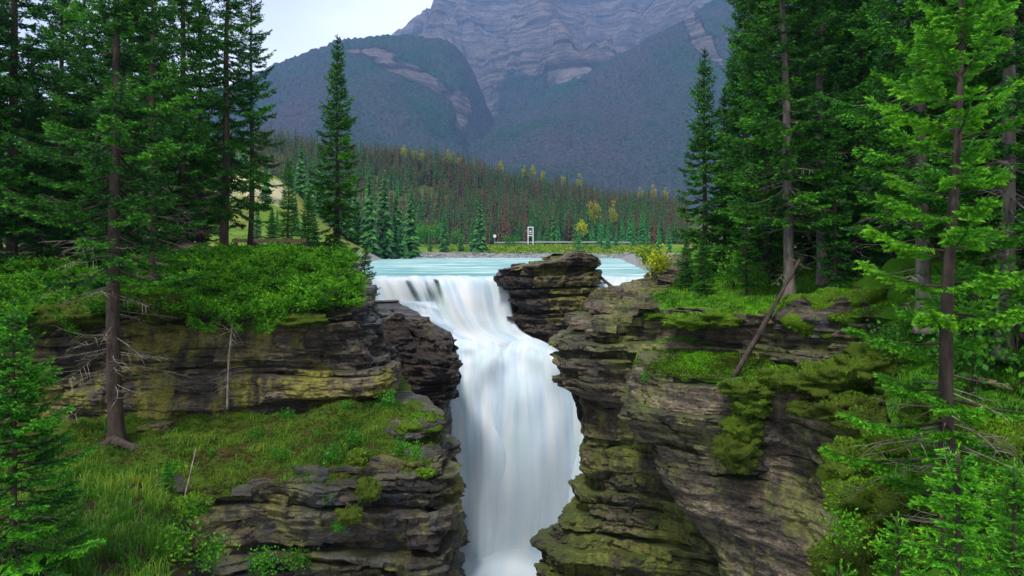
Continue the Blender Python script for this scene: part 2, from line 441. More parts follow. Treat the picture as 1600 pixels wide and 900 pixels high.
def make_wall(name, levels, beds, seed, mat, gfun=None, joint=(1.2, 4.0), protr=0.2, res=0.07, dip=(0, 0), lam=0.055, depth=1.4,
              trange=(0, 1), rough=1.0, parent=None, massive=0.8, matfun=None, core=True, fold=0.2, big=0.28, under=0.30, slots=0.4):
    rng = np.random.default_rng(seed); W = Wall(levels)
    root = parent or tag(empty(name, (0, 0, 0)), kind='structure')
    ref = W.base(np.array([0.5]), np.array([beds[0]]))[0]
    def bz(k, t):
        xy = W.base(t, np.full_like(t, beds[k]))
        loc = 0.5 * min(beds[max(k - 1, 0)] - beds[k] if k else 9, beds[k] - beds[k + 1] if k < len(beds) - 1 else 9, 0.8)
        z = beds[k] + dip[0] * (xy[:, 0] - ref[0]) + dip[1] * (xy[:, 1] - ref[1]) + fold * vn(t * W.L * 0.16, 0.15 * beds[k], 0, seed + 21) + loc * (0.7 * vn(t * W.L * 0.45, k * 3.3, 0, seed) + 0.25 * vn(t * W.L * 1.6, k * 3.3, 0, seed + 1))
        if gfun is not None:
            z = np.minimum(z, gfun(xy[:, 0], xy[:, 1]) + 0.03)
        return z
    slot = 0
    for k in range(len(beds) - 1):
        th = beds[k] - beds[k + 1]
        smooth = th >= massive
        ok_ = rng.uniform(-protr, protr) * (0.3 if smooth else 1)
        if th < 0.28 and rng.random() < slots and not slot:
            ok_ = -protr * 2.0; slot = 1
        else: slot = 0
        t = trange[0] - rng.random() * joint[0] / W.L
        while t < trange[1] - 1e-6:
            w = rng.uniform(*joint) * (0.6 + 0.7 * min(th, 1.0)) * (1.5 if smooth else 1)
            t2 = t + w / W.L
            ta, tb = max(trange[0], t - 0.06 / W.L), min(trange[1], t2 + 0.06 / W.L)
            t = t2
            wm = (tb - ta) * W.L
            if wm < 0.15: continue
            ts = np.linspace(ta, tb, 9); zt, zb = bz(k, ts), bz(k + 1, ts)
            if (zt - zb).max() < 0.06: continue
            nu = max(5, int(wm / res) + 1); nv = max(3, int((zt - zb).max() / res) + 1)
            u = np.linspace(0, 1, nu); v = np.linspace(0, 1, nv)
            u = np.unique(np.concatenate([[0, min(0.2, 0.03 / wm), 1 - min(0.2, 0.03 / wm), 1], u[1:-1]]))
            v = np.unique(np.concatenate([[0, 0.08, 0.93, 1], v[1:-1]]))
            nu, nv = len(u), len(v)
            U, Vv = np.meshgrid(u, v, indexing='ij')
            ZT0 = np.interp(ta + (tb - ta) * u, ts, zt); ZB0 = np.interp(ta + (tb - ta) * u, ts, zb)
            hh = np.maximum(ZT0 - ZB0, 0.0)[:, None]
            sl = rng.normal(0, 0.45) * hh.max() / W.L
            T = ta + (tb - ta) * U + sl * (Vv - 0.5) * np.minimum(1, 1.0)
            Z = ZB0[:, None] + hh * Vv + 0.004 * rng.normal()
            XY = W.base(T, Z); Nn = W.normal(T, Z)
            x, y = XY[..., 0], XY[..., 1]
            ee = 0.03 + 0.03 * rng.random()
            bev = np.maximum(0, 1 - np.minimum(U, 1 - U) * wm / 0.10) ** 2 * ee * 1.4
            bev = bev + np.maximum(0, 1 - (1 - Vv) * hh / 0.06) ** 2 * ee * 0.8
            q = 0.35 if smooth else 1.0
            un = under * rng.random() ** 1.5 * q
            off = ok_ + 0.8 * protr * vn(T * W.L * 0.5, k * 7.7, 0, seed + 3) * q + rng.normal(0, 0.075) * q
            off = off + ((U - 0.5) * rng.normal(0, .10) + (Vv - 0.5) * rng.normal(0, .05)) * q - un * (1 - Vv) ** 1.5
            off = off + big * fbm(x * 0.4, y * 0.4, Z * 0.45, 2, seed + 15) * (0.7 if smooth else 1)
            off = off + rough * 0.12 * fbm(x * 1.1, y * 1.1, Z * 1.6, 3, seed + 5)
            lz = Z * 6 + 1.2 * vn(x * 0.35, y * 0.35, Z * 0.6, seed + 9)
            off = off + lam * (np.round(1.6 * vn(x * 0.5, y * 0.5, lz, seed + 6)) + 0.6 * vn(x * 1.1, y * 1.1, lz * 2.3, seed + 13)) * (0.5 if smooth else 1)
            bl = vn(x * 1.1 + 0.5 * vn(Z, x, 0, seed), y * 1.1, Z * 1.6, seed + 17)
            off = off + 0.09 * rough * np.round(1.4 * bl) * (0.5 if smooth else 1)
            sm_ = T * W.L
            for cw, ch, ca in ((1.3, 0.42, 0.10), (0.5, 0.15, 0.05)):           # broken blocks with sharp edges
                ly = np.floor(Z / ch + 0.35 * vn(sm_ * 0.6, Z * 0.5, 0, seed + 23)); cx_ = np.floor(sm_ / cw + 0.5 * _h(ly, ly * 0, ly * 0, seed + 24) + 0.25 * vn(sm_ * 1.5, Z * 3, 0, seed + 25))
                off = off + ca * rough * _h(cx_, ly, ly * 0, seed + 26) * (0.45 if smooth else 1)
            off = off + rough * 0.036 * fbm(x * 5, y * 5, Z * 9, 3, seed + 8)
            off = off - bev
            XY = XY + Nn * off[..., None]
            Z = Z + 0.02 * vn(x * 2.5, y * 2.5, k, seed + 19)
            Vf = np.concatenate([XY, Z[..., None]], -1).reshape(-1, 3)
            fs = grid_faces(nu, nv)[:, ::-1]
            idx = np.arange(nu * nv).reshape(nu, nv)
            loop = np.concatenate([idx[:, 0], idx[-1, 1:], idx[-2::-1, -1], idx[0, -2:0:-1]])
            nb = len(loop)
            NN = np.concatenate([Nn, np.zeros(Nn.shape[:2] + (1,))], -1).reshape(-1, 3)
            Vb = Vf[loop] - NN[loop] * depth
            Vall = np.vstack([Vf, Vb]); j = np.arange(nb); jn = (j + 1) % nb
            side = np.stack([loop[j], nu * nv + j, nu * nv + jn, loop[jn]], 1)[:, ::-1]
            c = Vf[fs[len(fs) // 2]]
            if np.dot(np.cross(c[1] - c[0], c[2] - c[0]), NN[fs[len(fs) // 2][0]]) < 0:
                fs = fs[:, ::-1]
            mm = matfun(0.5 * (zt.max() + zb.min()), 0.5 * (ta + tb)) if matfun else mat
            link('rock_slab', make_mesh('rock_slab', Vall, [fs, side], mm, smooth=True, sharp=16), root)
    if core:
        tt = np.linspace(trange[0], trange[1], 90); zz = np.linspace(beds[-1], beds[0], 26)
        T, Z = np.meshgrid(tt, zz, indexing='ij'); XY = W.base(T, Z); Nn = W.normal(T, Z)
        if gfun is not None:
            Z = np.minimum(Z, gfun(XY[..., 0], XY[..., 1]) - 0.15)
        XY = XY - Nn * (protr * 2.0 + big + 0.4)
        link('rock_core', make_mesh('rock_core', np.concatenate([XY, Z[..., None]], -1).reshape(-1, 3), grid_faces(len(tt), len(zz)), mat), root)
    return root, W


def in_poly(x, y, poly):
    x, y = np.asarray(x), np.asarray(y); ins = np.zeros(x.shape, bool); n = len(poly)
    for i in range(n):
        x1, y1 = poly[i]; x2, y2 = poly[(i + 1) % n]
        c = ((y1 > y) != (y2 > y)) & (x < (x2 - x1) * (y - y1) / (y2 - y1 + 1e-12) + x1)
        ins ^= c
    return ins


def nearest_on_poly(x, y, poly):
    best = np.full(x.shape, 1e9); bx, by = x.copy(), y.copy(); n = len(poly)
    for i in range(n):
        a = np.array(poly[i]); b = np.array(poly[(i + 1) % n]); d = b - a
        t = np.clip(((x - a[0]) * d[0] + (y - a[1]) * d[1]) / (d @ d + 1e-12), 0, 1)
        qx, qy = a[0] + d[0] * t, a[1] + d[1] * t; dd = np.hypot(x - qx, y - qy)
        m = dd < best; best = np.where(m, dd, best); bx = np.where(m, qx, bx); by = np.where(m, qy, by)
    return bx, by, best


def make_ground(name, poly, gfun, res, mat, parent=None, kind='structure', rough=0.05, lower=0.0):
    poly = [tuple(p) for p in poly]; xs = [p[0] for p in poly]; ys = [p[1] for p in poly]
    gx = np.arange(min(xs) - res, max(xs) + 2 * res, res); gy = np.arange(min(ys) - res, max(ys) + 2 * res, res)
    X, Y = np.meshgrid(gx, gy, indexing='ij'); ins = in_poly(X, Y, poly)
    bx, by, dd = nearest_on_poly(X, Y, poly)
    fs = grid_faces(len(gx), len(gy))[:, ::-1]
    keep = ins.ravel()[fs].sum(1) >= 1
    X2 = np.where(ins, X, bx).ravel(); Y2 = np.where(ins, Y, by).ravel()
    Z = gfun(X2, Y2) + rough * fbm(X2 * 3, Y2 * 3, 0, 3, 31) - lower
    dedge = np.where(ins, dd, 0).ravel()
    Z = Z - 0.10 * np.maximum(0, 1 - dedge / 0.5) ** 2          # rolls over at the rim
    fs = fs[keep]; used = np.unique(fs); mp = np.full(X2.size, -1); mp[used] = np.arange(len(used))
    o = link(name, make_mesh(name, np.stack([X2, Y2, Z], 1)[used], mp[fs], mat, smooth=True), parent)
    if parent is None: tag(o, kind=kind)
    return o


# upper left wall, seen across the ledge
A_top = [(-24, 19.5), (-16.5, 21.2), (-13, 21.8), (-9.8, 22.0), (-6.9, 22.2), (-5.6, 22.9), (-5.15, 25), (-6.6, 28), (-8.3, 31), (-8.7, 35), (-9.4, 41), (-11, 48)]
A_mid = [(-24, 19.7), (-16.5, 21.5), (-13, 22.1), (-9.8, 22.2), (-6.6, 22.2), (-4.75, 22.7), (-4.5, 25), (-5.8, 28), (-7.4, 31), (-8.0, 35), (-9.0, 41), (-11, 48)]
A_low = [(-24, 19.6), (-16.5, 21.3), (-13, 21.9), (-9.8, 22.1), (-6.2, 22.0), (-4.05, 22.4), (-4.1, 24.5), (-5.2, 28), (-6.9, 31), (-7.6, 35), (-8.8, 41), (-11, 48)]
A_cut = [(-24, 19.6), (-16.5, 21.3), (-13, 21.9), (-9.8, 22.15), (-6.6, 22.7), (-5.0, 23.4), (-4.8, 25), (-5.6, 28), (-7.2, 31), (-7.8, 35), (-8.9, 41), (-11, 48)]
wallA, WA = make_wall('upper_left_cliff', [(1.9, A_top), (0.3, A_top), (-1.2, A_mid), (-3.0, A_low), (-3.5, A_cut), (-7.5, A_cut)],
                      beds_between(1.9, -7.5, 2, (0.12, 0.40), [(-2.35, -3.2), (-3.2, -4.6), (-4.6, -7.5)]), 11, M['rock_left'], gL,
                      joint=(1.6, 5.0), protr=0.20, res=0.065, dip=(0.03, 0.0), trange=(0.0, 1.0), massive=0.75,
                      matfun=lambda z, t: M['rock_low'] if t > 0.43 else M['rock_left'])
make_ground('left_bank', A_top + [(-45, 48), (-45, 15)], gL, 0.3, M['ground_left'], rough=0.07)

# lower left cliff
C_top = [(-12.5, 15.2), (-9.6, 16.7), (-7.6, 17.4), (-5.4, 17.8), (-3.4, 18.1), (-2.2, 18.4), (-2.05, 20.0), (-2.5, 22.4), (-3.6, 25), (-5.2, 30)]
C_mid = [(-12.5, 15.0), (-9.6, 16.4), (-7.6, 17.1), (-5.2, 17.5), (-3.2, 17.8), (-1.95, 18.2), (-1.85, 20.0), (-2.3, 22.4), (-3.4, 25), (-5.2, 30)]
C_low = [(-12.5, 15.2), (-9.6, 16.6), (-7.6, 17.3), (-5.2, 17.7), (-3.3, 18.0), (-2.0, 18.3), (-1.8, 20.0), (-2.0, 22.4), (-3.2, 25), (-5.0, 30)]
wallC, WC = make_wall('lower_left_cliff', [(-3.6, C_top), (-5.0, C_mid), (-7.5, C_low), (-16, C_low)],
                      beds_between(-3.5, -16, 5, (0.12, 0.36), [(-8.6, -10), (-10, -12.5), (-12.5, -16)]), 23, M['rock_low'], gLedge,
                      joint=(1.0, 3.6), protr=0.20, res=0.055, dip=(-0.03, 0.0), trange=(0.0, 0.95))
make_ground('left_ledge', C_top + [(-5.4, 23.6), (-20, 22.6), (-20, 16)], gLedge, 0.16, M['ground_ledge'], rough=0.07)
make_ground('left_grass_slope', [(-3.5, 6), (-4.6, 9.5), (-7.6, 16.2), (-9.4, 17.6), (-22, 18.5), (-22, 6)], gSlope, 0.2, M['ground_left'], rough=0.07)

# wet buttress between the left cliffs and the falls
D_top = [(-10.5, 31), (-8, 32.2), (-6.6, 33), (-5.4, 33.3), (-4.7, 33.8), (-4.6, 35.2), (-5.2, 38), (-6.5, 42), (-8, 45)]
D_up = [(-10.5, 31), (-8, 32), (-6.2, 32.8), (-4.4, 33.2), (-3.3, 33.6), (-3.1, 35.0), (-3.8, 38), (-4.8, 42), (-7.5, 44.5)]
D_mid = [(-10.5, 31), (-8, 31.9), (-6.0, 32.6), (-4.0, 33.0), (-2.65, 33.4), (-2.5, 34.8), (-3.2, 38), (-4.2, 41.5), (-7, 44)]
D_low = [(-10.5, 31), (-8, 32), (-6.2, 32.9), (-4.6, 33.4), (-3.5, 33.8), (-3.3, 35.2), (-3.6, 38), (-4.4, 41.5), (-7, 44)]
D_bot = [(-10.5, 30.5), (-8, 31), (-6.2, 31.8), (-4.4, 32.4), (-3.0, 33.0), (-2.8, 35), (-3.2, 38), (-4.4, 41.5), (-7, 44)]
wallD, WD = make_wall('wet_buttress', [(-1.8, D_top), (-2.8, D_up), (-4.6, D_mid), (-6.0, D_low), (-9, D_low), (-11, D_bot), (-17, D_bot)],
                      beds_between(-1.75, -17, 7, (0.25, 0.65)), 31, M['rock_wet'], joint=(0.9, 2.6), protr=0.26, res=0.09, dip=(-0.04, 0), lam=0.06, depth=2.2)
make_ground('rock_ledge_top', D_top, lambda x, y: -1.85 + 0.03 * fbm(x * 2, y * 2, 0, 3, 2), 0.2, M['rock_wet'], parent=wallD)

# island rock between the two channels
F_up = [(0.4, 48), (-0.3, 45.2), (-0.62, 43.0), (0.3, 41.9), (1.45, 41.3), (3.2, 41.4), (4.8, 42.0), (5.45, 43.2), (5.3, 46), (3, 48.5), (0.4, 48)]
F_mid = [(0.6, 48), (0.1, 45.2), (-0.1, 43.2), (0.9, 42.2), (2.1, 41.3), (3.4, 41.3), (4.8, 41.8), (5.5, 43.2), (5.2, 46), (3, 48.5), (0.6, 48)]
F_low = [(1.2, 48), (0.7, 45.2), (0.5, 43.4), (1.6, 42.4), (3.1, 41.2), (3.9, 41.3), (4.8, 41.8), (5.2, 43.2), (5.2, 46), (3, 48.5), (1.2, 48)]
wallF, WF = make_wall('island_rock', [(1.7, F_up), (0.2, F_up), (-1.5, F_mid), (-3.6, F_low), (-8, F_low)],
                      beds_between(1.75, -8, 9, (0.14, 0.42), [(-4.5, -8)]), 41, M['rock_isle'], gIsle, joint=(1.0, 3.4), protr=0.17, res=0.09, dip=(0.02, 0), lam=0.06, depth=1.6, fold=0.1, big=0.2,
                      matfun=lambda z, t: M['rock_wet'] if t < 0.42 else M['rock_isle'])
make_ground('rock_top', F_up, gIsle, 0.2, M['rock_isle'], parent=wallF, rough=0.09)

# right bank: upper ledges and the wall behind the buttress
G_top = [(10.5, 48), (8.6, 41), (7.2, 36.5), (5.4, 33.4), (3.9, 30.6), (2.5, 28.4), (2.3, 27.4), (3.2, 26.5), (4.9, 25.5), (7.0, 24.1), (8.5, 22.7), (10.2, 20.6), (13.5, 18.0)]
G_led = [(10.5, 48), (8.4, 41), (6.9, 36.5), (5.1, 33.2), (3.6, 30.4), (2.0, 28.2), (1.8, 27.1), (2.7, 26.1), (4.6, 25.1), (6.8, 23.9), (8.3, 22.6), (10.0, 20.5), (13.3, 18.0)]
G_cut = [(10.8, 48), (8.8, 41), (7.4, 36.5), (5.7, 33.4), (4.4, 30.6), (3.1, 28.8), (2.9, 27.6), (3.6, 26.6), (5.2, 25.8), (7.2, 24.6), (8.6, 23.2), (10.4, 21), (13.6, 18.4)]
G_mid = [(10.5, 48), (8.6, 41), (7.1, 36.5), (5.4, 33.4), (4.0, 30.6), (2.9, 28.6), (2.65, 27.5), (3.5, 26.5), (5.2, 25.7), (7.2, 24.6), (8.6, 23.2), (10.4, 21), (13.6, 18.4)]
G_low = [(10.5, 48), (8.2, 41), (6.4, 36), (4.2, 32.4), (2.4, 29.8), (1.3, 28.4), (1.05, 27.2), (2.0, 26.0), (4.4, 25.3), (7.2, 24.6), (8.6, 23.2), (10.4, 21), (13.6, 18.4)]
wallG, WG = make_wall('right_ledge_cliff', [(1.2, G_top), (-1.6, G_top), (-2.4, G_led), (-3.7, G_led), (-4.3, G_cut), (-7.0, G_mid), (-8.6, G_mid), (-10, G_low), (-16, G_low)],
                      beds_between(0.9, -16, 12, (0.20, 0.62), [(-1.1, -1.75), (-12, -14), (-14, -16)]), 53, M['rock_right'], gR, joint=(1.2, 3.6), protr=0.28, res=0.075, dip=(0.035, 0.0), big=0.35,
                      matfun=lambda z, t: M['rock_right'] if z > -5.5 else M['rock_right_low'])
G_in = [(12.5, 48), (10.6, 41), (9.4, 36.5), (7.9, 33), (6.4, 30.5), (5.6, 28.5), (5.4, 27), (5.9, 26.0), (6.4, 25.0), (7.4, 24.2), (8.7, 22.9), (10.4, 20.7), (13.7, 18.1)]
make_ground('right_bank', G_in + [(40, 12), (60, 60), (14, 60)], gR, 0.3, M['ground_right'], rough=0.08)
def gRock(x, y):
    z = gR(x, y) + 0.50 * fbm(x * 0.6, y * 0.6, 0, 3, 91); st = 0.27; fr = (z / st) % 1
    return (np.floor(z / st) + sstep(0.44, 0.56, fr)) * st - 0.10
make_ground('rock_terrace', G_top[:9] + G_in[8::-1], gRock, 0.075, M['rock_right'], parent=wallG, rough=0.04)

# right buttress with its long slanting underside
B_top = [(6.2, 26.5), (4.7, 25.3), (4.15, 23.6), (5.2, 22.5), (7.0, 21.5), (8.3, 20.6), (9.4, 19.0), (10.2, 17.2), (11.6, 14.6), (13, 12)]
B_a = [(6.2, 26.5), (4.6, 25.2), (3.85, 23.2), (4.7, 22.2), (6.6, 21.2), (8.0, 20.2), (9.0, 18.7), (9.8, 17), (11.2, 14.4), (13, 12)]
B_b = [(7.0, 26.5), (5.7, 25.2), (4.95, 23.2), (5.4, 22.0), (6.8, 20.9), (8.0, 19.9), (8.8, 18.4), (9.4, 16.9), (10.6, 14.2), (13, 12)]
B_c = [(8.8, 26.5), (7.6, 25.2), (6.75, 23.2), (6.7, 21.8), (7.3, 20.8), (8.2, 19.8), (8.7, 18.4), (9.2, 16.8), (10.2, 14.0), (13, 12)]
B_d = [(9.6, 26.5), (9.0, 25.2), (8.4, 23.4), (8.1, 22.0), (8.3, 20.8), (8.7, 19.6), (8.9, 18.2), (9.2, 16.6), (10, 14.0), (13, 12)]
wallB, WB = make_wall('right_buttress', [(-2.2, B_top), (-3.9, B_a), (-6.0, B_b), (-8.6, B_c), (-11.5, B_d), (-15, B_d)],
                      beds_between(-2.1, -15, 14, (0.2, 0.6), [(-5.3, -8.4), (-8.4, -11.5), (-11.5, -15)]), 67, M['rock_right'], gRstep, joint=(1.3, 4.0), protr=0.24, res=0.06,
                      dip=(0.0, 0.05), lam=0.05, big=0.36)
make_ground('right_mossy_step', B_top + [(13, 22), (7.5, 25.5)], gRstep, 0.18, M['ground_right'], rough=0.07)
make_ground('right_slope', [(3.0, 4.5), (3.6, 7), (4.2, 9.6), (5.6, 11.2), (7.4, 13), (8.6, 15.4), (9.6, 17.6), (10.4, 19), (10.8, 24), (30, 24), (30, 5)], gRslope, 0.22, M['ground_right'], rough=0.1)

# ---------------------------------------------------------------- valley, river, hills
def xl(y): return -10.5 - 0.19 * (y - 46)
def xr(y): return 9.5 + 0.14 * np.maximum(0, y - 46) + 0.0 * y


def hill(x, y):
    # crest height follows the treeline: high on the left, lower on the right
    px = x / np.maximum(y, 1) * F + 800
    h = interp(px, [(-600, 120), (200, 92), (430, 74), (560, 66), (700, 56), (850, 42), (960, 32), (1060, 26), (1250, 22), (2200, 20)])
    return h * sstep(285, 520, y) * (1 - 0.55 * sstep(540, 900, y))


def gV(x, y):
    dl = xl(y) - x; dr = x - xr(y)                       # positive on the banks
    bank = np.maximum(dl, dr)
    near = interp(bank, [(-6, -2.0), (0, -0.15), (2.5, 0.9), (8, 1.5), (40, 1.9)])
    far = interp(y, [(200, -2), (211, -0.2), (219, 1.0), (228, 1.9), (240, 3.2), (252, 4.7), (262, 4.75), (285, 5.0), (900, 6)])
    z = np.where(y < 205, near, np.maximum(far, np.where(bank > 10, 1.5, -9)))
    z = z + 20 * np.exp(-((x + 62) / 16) ** 2 - ((y - 165) / 28) ** 2) + hill(x, y)
    return z + 0.25 * fbm(x * 0.06, y * 0.06, 0, 3, 40) * sstep(60, 200, y)


def valley_mat():
    m, nt = new_mat('valley_ground'); g = geo(nt); pos = g.outputs['Position']; s = nd(nt, 'SeparateXYZ', {0: pos})
    n1 = noise(nt, pos, 0.12, 5, 0.6); n2 = noise(nt, pos, 1.5, 5, 0.7)
    gr = ramp(nt, n1, [(0.35, (0.06, 0.14, 0.012)), (0.5, (0.10, 0.17, 0.02)), (0.65, (0.19, 0.18, 0.045))])
    gravel = ramp(nt, n2, [(0.3, (0.10, 0.10, 0.105)), (0.6, (0.24, 0.235, 0.24)), (0.75, (0.40, 0.39, 0.39))])
    zz = math_(nt, 'ADD', s.outputs['Z'], math_(nt, 'MULTIPLY', math_(nt, 'SUBTRACT', noise(nt, pos, 0.25, 3), 0.5), 1.2))
    c = mixc(nt, ramp(nt, math_(nt, 'MULTIPLY', zz, 0.2), [(0.28, 0.0), (0.36, 1.0)]), gravel, gr)
    fl = ramp(nt, math_(nt, 'DIVIDE', s.outputs['Y'], 400.0), [(0.69, 0.0), (0.73, 1.0)])
    c = mixc(nt, fl, c, ramp(nt, n1, [(0.3, (0.020, 0.035, 0.008)), (0.7, (0.07, 0.095, 0.02))]))
    # bare sandy bank beside the trail
    d = nd(nt, 'VectorMath', {0: nd(nt, 'VectorMath', {0: pos, 1: (-60, 158, 12)}, operation='SUBTRACT').outputs[0], 1: (1 / 13, 1 / 20, 1 / 11)}, operation='MULTIPLY').outputs[0]
    dl = nd(nt, 'VectorMath', {0: d}, operation='LENGTH').outputs['Value']
    c = mixc(nt, ramp(nt, math_(nt, 'ADD', dl, math_(nt, 'MULTIPLY', noise(nt, pos, 0.2, 4), 0.5)), [(0.85, 1.0), (1.0, 0.0)]), c, (0.42, 0.37, 0.22))
    bp = nd(nt, 'Bump', {'Height': n2, 'Strength': 0.8, 'Distance': 0.3})
    b = nd(nt, 'BsdfPrincipled', {'Base Color': c, 'Roughness': 0.95, 'Normal': bp.outputs[0], 'Specular IOR Level': 0.1})
    out(nt, b.outputs[0]); return m


M['valley'] = valley_mat()
ys = np.concatenate([np.linspace(46.5, 200, 60), np.linspace(202, 300, 60), np.geomspace(304, 5200, 60)])
us = np.concatenate([[-2.2, -1.9], np.linspace(-1.7, 1.7, 230), [1.9, 2.2]])
Yg, Ug = np.meshgrid(ys, us, indexing='ij'); Xg = Ug * np.maximum(Yg, 60) * 0.8
tag(link('ground', make_mesh('ground', np.stack([Xg, Yg, np.where(Yg > 900, 6 + 0 * Yg, gV(Xg, Yg)) - 0.12 * (Yg < 60)], -1).reshape(-1, 3), grid_faces(len(ys), len(us))[:, ::-1], M['valley'], smooth=True)), kind='structure')


def river_mat():
    m, nt = new_mat('river_water'); pos = geo(nt).outputs['Position']
    n1 = noise(nt, pos, 0.5, 4, 0.55, (0.10, 0.33, 1.0), Distortion=0.6); n2 = noise(nt, pos, 1.0, 4, 0.55, (0.16, 0.9, 1.0), Distortion=0.5)
    s = nd(nt, 'SeparateXYZ', {0: pos})
    f = math_(nt, 'ADD', math_(nt, 'MULTIPLY', n1, 0.6), math_(nt, 'MULTIPLY', n2, 0.5))
    c = ramp(nt, f, [(0.40, (0.085, 0.27, 0.265)), (0.52, (0.14, 0.34, 0.335)), (0.60, (0.36, 0.53, 0.53)), (0.70, (0.75, 0.82, 0.83))])
    bp = nd(nt, 'Bump', {'Height': f, 'Strength': 0.3, 'Distance': 0.25})
    b = nd(nt, 'BsdfPrincipled', {'Base Color': c, 'Roughness': 0.38, 'Normal': bp.outputs[0], 'Specular IOR Level': 0.35})
    out(nt, b.outputs[0]); return m


M['river'] = river_mat()
ry = np.concatenate([np.linspace(46.4, 80, 90), np.geomspace(81, 230, 60)]); ru = np.linspace(-1, 1, 130)
Yr, Ur = np.meshgrid(ry, ru, indexing='ij'); Xr = Ur * (22 + (Yr - 45) * 0.55) + np.where(Yr > 0, 4, 0)
Zr = 0.05 * fbm(Xr * 0.25, Yr * 0.5, 0, 3, 50) * (1 - sstep(60, 200, Yr))
Zr = Zr - 0.2 * sstep(47.6, 46.4, Yr)
tag(link('river', make_mesh('river', np.stack([Xr, Yr, Zr], -1).reshape(-1, 3), grid_faces(len(ry), len(ru))[:, ::-1], M['river'], smooth=True)), kind='structure')


# falls
def falls_mat(name):
    m, nt = new_mat(name); uv = nd(nt, 'UVMap', uv_map='UVMap').outputs[0]; s = nd(nt, 'SeparateXYZ', {0: uv})
    n1 = noise(nt, uv, 1.0, 4, 0.5, (17, 2.6, 1), Distortion=0.35); n2 = noise(nt, uv, 1.0, 3, 0.5, (9, 2.4, 1), Distortion=0.4)
    n3 = noise(nt, uv, 1.0, 2, 0.5, (4, 5, 1))
    at = nd(nt, 'Attribute', attribute_name='veil').outputs['Fac']; st = nd(nt, 'Attribute', attribute_name='streak').outputs['Fac']
    f = math_(nt, 'ADD', math_(nt, 'MULTIPLY', math_(nt, 'SUBTRACT', n1, 0.5), st), n2)
    c = ramp(nt, f, [(0.24, (0.46, 0.63, 0.82)), (0.45, (0.72, 0.83, 0.94)), (0.64, (0.93, 0.96, 0.99))])
    teal = math_(nt, 'MULTIPLY', ramp(nt, n3, [(0.48, 0.0), (0.68, 1.0)]), 0.5)
    c = mixc(nt, teal, c, (0.45, 0.70, 0.68))
    lp = nd(nt, 'Attribute', attribute_name='lip').outputs['Fac']
    c = mixc(nt, lp, c, ramp(nt, n1, [(0.35, (0.09, 0.28, 0.27)), (0.55, (0.28, 0.48, 0.48)), (0.7, (0.8, 0.86, 0.88))]))
    al = math_(nt, 'ADD', at, math_(nt, 'MULTIPLY', math_(nt, 'MULTIPLY', math_(nt, 'SUBTRACT', n1, 0.5), st), 1.6), clamp=True)
    al = ramp(nt, al, [(0.05, 0.0), (0.75, 1.0)], 'EASE')
    d = nd(nt, 'BsdfPrincipled', {'Base Color': c, 'Roughness': 0.8, 'Specular IOR Level': 0.08})
    t = nd(nt, 'BsdfTranslucent', {'Color': c})
    mx = nd(nt, 'MixShader', {0: 0.4, 1: d.outputs[0], 2: t.outputs[0]})
    tp = nd(nt, 'BsdfTransparent')
    m2 = nd(nt, 'MixShader', {0: al, 1: tp.outputs[0], 2: mx.outputs[0]})
    out(nt, m2.outputs[0]); return m


M['falls'] = falls_mat('falls_water')


